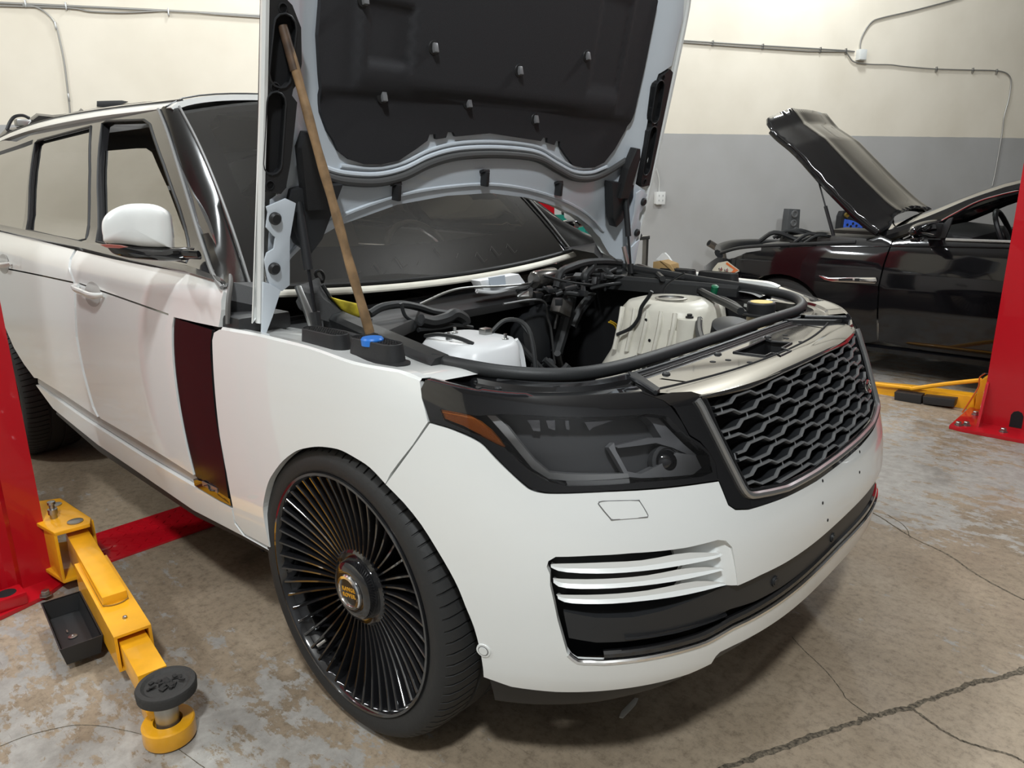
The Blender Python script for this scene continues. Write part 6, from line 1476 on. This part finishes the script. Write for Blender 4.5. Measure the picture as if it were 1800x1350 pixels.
# interior: dash, wheel, seats, rear-view mirror
MB().box((.18, 4.63, .97), (.35, 1.4, .14), Matrix.Rotation(.1, 3, 'Y'), .04).done('dashboard', mat('sedan_dash', (.02,.02,.021), .6), sed)
MB().box((1.2, 4.63, .45), (2.4, 1.6, .05)).done('cabin_floor', DARK, sed)
sc_ = Vector((.50, 4.18, 1.02)); sa = Vector((.88, 0, .42)).normalized(); s1 = Vector((0, 1, 0)); s2 = sa.cross(s1)
so2 = MB().tube([sc_+.18*(math.cos(2*PI*k/24)*s1+math.sin(2*PI*k/24)*s2) for k in range(24)], .017, n=8, closed=True, sub=1).done('steering_wheel', SATIN, sed)
MB().lathe([(.0, .03), (.07, .02), (.07, -.01), (0, -.02)], sc_, -sa, 18).done('wheel_boss', SATIN, so2)
for y in (4.2, 5.05):
    ss = MB().box((1.05, y, .70), (.5, .5, .22), bev=.06).done('front_seat', SATIN, sed)
    MB().box((1.38, y, 1.02), (.16, .46, .62), Matrix.Rotation(.25, 3, 'Y'), .06).done('seat_back', SATIN, ss)
vm = MB().box((.62, 4.55, 1.26), (.03, .24, .075), Matrix.Rotation(.2, 3, 'Z'), .012).done('rear_view_mirror', mat('mirror_back', (.55,.54,.50), .3), sed)
MB().cyl((.58, 4.55, 1.27), (.60, 4.55, 1.36), .02, n=10).done('mirror_stem', mat('mirror_back', (.55,.54,.50), .3), vm)

# ------------------------------------------------------------------ along the back wall
def wtube(pts, r, off=.02, **k): return MB().tube([wp(t, z, off) for t, z in pts], r, n=8, **k)
GALV = mat('conduit_galv', (.36,.35,.33), .45, metal=.6)
cd = empty('conduit_run', wp(-1, 3.09, .02), 'grey metal conduit run along the cream wall on the left side', 'conduit')
wtube([(-2.483,3.081),(-2.206,3.088),(-1.031,3.101),(0.211,3.106),(0.382,3.105)], .011, sub=1).done('pipe', GALV, cd)
wtube([(-2.488,3.057),(-2.21,3.063),(-1.636,3.077),(-1.441,3.057),(-1.138,3.064),(-0.718,3.103),(-0.29,3.095),(0.266,3.088)], .008).done('cable', GALV, cd)
wtube([(-2.02,3.079),(-1.926,3.075),(-1.838,3.025),(-1.77,2.928),(-1.752,2.761),(-1.745,2.581),(-1.751,2.372),(-1.759,2.186),(-1.773,2.024)], .009).done('drop_pipe', GALV, cd)
for p in [(-1.994,3.096),(-1.653,3.091),(-0.741,3.091),(-1.768,2.913),(-1.753,2.26)]:
    MB().box(wp(p[0], p[1], .018), (.012, .03, .07), Matrix.Rotation(WA, 3, 'Z'), .002).done('clamp', STEEL, cd)
c3 = empty('conduit_run', wp(6, 3.08, .02), 'grey metal conduits meeting at a square junction box above the black bonnet', 'conduit')
wtube([(5.113,3.095),(5.984,3.088),(7.042,3.086),(7.655,3.084),(7.808,3.076)], .011, sub=1).done('pipe', GALV, c3)
wtube([(5.114,3.075),(5.986,3.061),(7.046,3.051),(7.657,3.07)], .008, sub=1).done('cable', GALV, c3)
wtube([(7.666,3.07),(7.732,3.009),(7.826,2.948),(8.1,2.929),(8.444,2.935),(8.696,2.922),(9.211,2.91),(9.846,2.917),(10.336,2.927),(10.563,2.911),(10.689,2.853),(10.735,2.752),(10.738,2.537),(10.702,2.296),(10.714,2.093),(10.711,1.847),(10.704,1.514),(10.685,1.287)], .009, sub=5).done('drop_pipe', GALV, c3)
wtube([(7.9,3.101),(7.893,3.215),(7.942,3.337),(8.04,3.455),(8.185,3.512),(8.677,3.624),(9.158,3.744),(9.551,3.847)], .010, sub=5).done('rising_pipe', GALV, c3)
jb = [(7.909,3.037)][0]
MB().box(wp(jb[0], jb[1], .04), (.115, .08, .135), Matrix.Rotation(WA, 3, 'Z'), .006).done('junction_box', mat('box_grey', (.62,.63,.61), .45), c3)
MB().box(wp(jb[0], jb[1], .083), (.105, .004, .125), Matrix.Rotation(WA, 3, 'Z'), .001).done('box_cover', mat('box_cover_grey', (.70,.71,.69), .4), c3)
for p in [(5.588,3.083),(6.338,3.076),(7.245,3.074),(7.665,3.077),(9.275,2.905),(9.955,2.914),(10.416,2.914)]:
    MB().box(wp(p[0], p[1], .018), (.014, .03, .07), Matrix.Rotation(WA, 3, 'Z'), .002).done('clamp', STEEL, c3)
for p, lb, nm in (([(4.913,1.191)][0], 'white double socket on the grey wall beside the raised bonnet', 'wall_socket'),):
    so3 = empty(nm, wp(p[0], p[1], .0), lb, 'socket')
    MB().box(wp(p[0], p[1], .035), (.12, .07, .15), Matrix.Rotation(WA, 3, 'Z'), .006).done('box', mat('socket_white', (.74,.74,.72), .45), so3)
    pl_ = MB().box(wp(p[0], p[1], .073), (.13, .006, .16), Matrix.Rotation(WA, 3, 'Z'), .002).done('face_plate', mat('socket_white', (.74,.74,.72), .45), so3)
    for dt in (-.028, .028):
        for dz in (-.03, .03): MB().box(wp(p[0]+dt, p[1]+dz, .077), (.008, .003, .022), Matrix.Rotation(WA, 3, 'Z')).done('slot', mat('slot_grey', (.3,.3,.3), .6), pl_)
    wtube([(p[0]+.0, p[1]+.07), (p[0]-.01, p[1]+.25), (p[0]-.12, p[1]+.5), (p[0]-.35, p[1]+.9), (p[0]-.6, p[1]+1.4)], .010).done('flex_pipe', mat('flex_grey', (.5,.5,.48), .5), so3)
# things standing against the wall, behind the black car
def at_wall(off, pts): return [wp(t, z, off) for t, z in pts]
eng = empty('engine_block', wp(7.15, 0, .3), 'grey stripped metal engine part standing by the wall behind the black car', 'engine part')
po = [(6.75,0.93),(6.758,1.027),(6.935,1.016),(6.944,0.773)]
po = [(po[0][0]-.02, .001)] + po + [(po[3][0]-.02, .001)]
MB().prism(at_wall(.3, po), tuple(WN*.12), .006).done('casting', mat('cast_metal', (.13,.135,.14), .5, metal=.6, bump=.5, bscale=40), eng)
for p, r in zip([(6.841,0.958),(6.836,0.837),(6.883,0.752),(6.815,0.685),(6.883,0.584)], (.05, .045, .03, .03, .035)):
    MB().lathe([(r, 0), (r, .02), (r*.7, .022), (r*.6, .004), (0, .004)], wp(p[0], p[1], .30), -WN, 16).done('port', mat('cast_light', (.24,.245,.25), .45, metal=.6), eng)
bl2 = empty('blue_gasket_board', wp(7.9, 0, .3), 'blue plastic plate with dark holes leaning by the wall under the bonnet edge', 'plate')
po = [(7.653,0.909),(7.682,0.978),(7.799,0.984),(7.864,0.873),(8.071,0.821),(8.19,0.699)]
po = [(po[0][0], .001)] + po + [(po[-1][0], .001)]
MB().prism(at_wall(.28, po), tuple(WN*.10), .006).done('shell', SATIN, bl2)
po = [(7.703,0.769),(7.708,0.87),(7.85,0.843),(8.019,0.776),(8.029,0.705),(7.71,0.714)]
MB().prism(at_wall(.30, po), tuple(WN*.02), .003).done('blue_face', mat('bright_blue', (.05,.13,.62), .4), bl2)
for p in [(7.75,0.791),(7.812,0.766),(7.846,0.805),(7.91,0.772),(7.956,0.731)]:
    MB().lathe([(.018, 0), (.018, .004), (0, .004)], wp(p[0], p[1], .303), -WN, 12).done('hole', DARK, bl2)
p = [(7.712,0.925)][0]
MB().lathe([(.035, 0), (.035, .03), (.022, .032), (.02, .01), (0, .01)], wp(p[0], p[1], .30), -WN, 16).done('brass_ring', mat('brass', (.35,.25,.07), .4, metal=.8), bl2)
ex = empty('exhaust_pipe', wp(5.6, 0, .35), 'cut metal exhaust pipe standing against the grey wall beyond the black car nose', 'pipe')
pe = [(5.496,0.616),(5.585,0.569),(5.695,0.499),(5.74,0.362)]
P = smooth_curve([wp(t, z, .35) for t, z in pe] + [wp(pe[-1][0]+.02, .3, .30), wp(pe[-1][0]+.0, .0, .28)], 5)
pv = MB().tube(P, .045, n=14, sub=1); pv.done('pipe', mat('exhaust_metal', (.22,.20,.18), .4, metal=.9), ex)
MB().lathe([(.038, 0), (.0, -.001)], P[0]+(P[0]-P[1]).normalized()*.001, (P[0]-P[1]), 16).done('bore', DARK, ex)

# parts cart with a green bin, beyond the far wing
ct = empty('tool_cart', (-2.55, 3.05, 0), 'grey metal cart loaded with parts, seen beyond the far side of the windscreen', 'cart')
C0 = Vector((-2.25, 3.0, 0))
for z in (.35, .96): MB().box(C0+Vector((.05, .1, z)), (.75, .55, .03), bev=.005).done('shelf', STEEL, ct)
for dx in (-.30, .40):
    for dy in (-.15, .35): MB().box(C0+Vector((dx, dy, .49)), (.035, .035, .96)).done('leg', STEEL, ct)
gb = [(-2.469,3,1.11),(-2.186,3,1.023),(-2.201,3,0.963),(-2.372,3,0.993),(-2.408,3,1.029)]
bn = empty('parts_bin', (-2.3, 3.05, .98), 'green plastic bin of dark metal parts standing on the grey cart', 'bin')
B0 = Vector((-2.34, 3.10, .975)); w0, d0_ = .16, .12
def br(z, k, ins=0): return [B0+Vector((sx*(w0*k-ins), sy*(d0_*k-ins), z)) for sx, sy in ((-1,-1), (1,-1), (1,1), (-1,1))]
MB().loft([br(0, .82), br(.15, 1.0), br(.165, 1.06), br(.165, 1.0, .006), br(.02, .80)], cap=False).done('tub', mat('bin_green', (.005,.21,.16), .4), bn)
lumps = MB(); rn = random.Random(31)
for k in range(18): lumps.box(B0+Vector((rn.uniform(-.12, .12), rn.uniform(-.08, .08), rn.uniform(.10, .19))), (rn.uniform(.03, .08), rn.uniform(.02, .06), rn.uniform(.02, .06)), Matrix.Rotation(rn.uniform(0, 3), 3, 'Z') @ Matrix.Rotation(rn.uniform(-.6, .6), 3, 'X'), .005)
lumps.done('loose_parts', mat('oily_parts', (.06,.058,.055), .45, metal=.4), bn, kind='stuff')
al = empty('alternator', (-2.0, 3.1, .98), 'dark oily engine part lying on the grey cart beside the green bin', 'engine part')
MB().lathe([(.03, 0), (.07, .01), (.075, .10), (.04, .12), (0, .12)], (-1.98, 3.02, 1.05), (.6, .8, 0), 20).done('body', mat('oily_parts', (.06,.058,.055), .45, metal=.4), al)
for k in range(5): MB().tube([(-2.02+.05*k, 3.0, .98), (-2.0+.05*k, 3.05, 1.06+.01*k), (-1.95+.05*k, 3.12, .985)], .014, n=8).done('hose', RUBBER, al)

# ------------------------------------------------------------------ dark car behind the white one, its bonnet up
dc = empty('parked_car', (-5.9, 2.0, 0), 'dark car with raised bonnet, mostly hidden behind the white SUV roof', 'car')
o = Vector((-5.55, 1.55, 0))
tp_ = [(-5.3,-0.339,1.674),(-5.3,-0.177,1.784),(-5.3,-0.134,1.827),(-5.3,-0.026,1.848),(-5.3,0.037,1.908),(-5.3,0.089,1.948),(-5.3,0.198,1.942),(-5.3,0.305,1.957),(-5.3,0.391,1.983),(-5.3,0.411,2.005)]
bt2 = [(-5.3,-0.358,1.561),(-5.3,-0.195,1.678),(-5.3,-0.115,1.713),(-5.3,-0.019,1.749),(-5.3,0.048,1.785),(-5.3,0.13,1.813),(-5.3,0.232,1.851),(-5.3,0.32,1.898),(-5.3,0.384,1.94),(-5.3,0.413,1.963)]
MB().loft([[Vector(p)+Vector((-.9, .1, -.25)) for p in tp_], [Vector(p) for p in tp_], [Vector(p)+Vector((.05, 0, -.02)) for p in tp_], [Vector(p) for p in bt2], [Vector(p)+Vector((-.9, .1, -.25)) for p in bt2]], closed_u=False).done('bonnet', mat('dark_shell', (.025,.025,.028), .25, coat=.8), dc)
MB().tube([(-5.28,-0.133,1.817),(-5.28,-0.101,1.876),(-5.28,-0.065,1.914),(-5.28,-0.011,1.925),(-5.28,0.031,1.907)], .012, n=8).done('bonnet_hinge', SATIN, dc)
MB().box(Vector([(-5.3,-0.014,1.873)][0]), (.08, .10, .05), bev=.01).done('latch', STEEL, dc)
dbx = Vector([(-5.3,0.006,1.523)][0])
MB().box((-6.1, dbx.y+.2, .70), (1.6, 1.7, .75), bev=.12).done('body', mat('dark_shell', (.025,.025,.028), .25, coat=.8), dc)
for dx in (-.5, .5):
    for dy in (-.75, .75): MB().lathe([(.2, -.1), (.32, -.1), (.33, 0), (.32, .1), (.2, .1)], (-6.1+dx, dbx.y+.2+dy, .33), (0, 1, 0), 24, closed=True).done('wheel', TYRE, dc)
MB().cyl((-5.9, dbx.y, 1.0), Vector([(-5.6,0.173,1.795)][0]), .02, n=8).done('prop_rod', SATIN, dc)
sg_ = empty('wall_sign', (-1, 1, 2), 'small dark panel on the cream wall just above the SUV roof', 'panel')
pq = [(-1.502,2.228),(-1.274,2.239),(-1.217,2.229),(-1.361,2.166),(-1.51,2.174)]
MB().prism(at_wall(.03, pq), tuple(-WN*.03), .004).done('panel', SATIN, sg_)
MB().prism(at_wall(.03, [(a, b-.10) for a, b in pq]), tuple(-WN*.02), .002).done('lower_panel', SATIN, sg_)
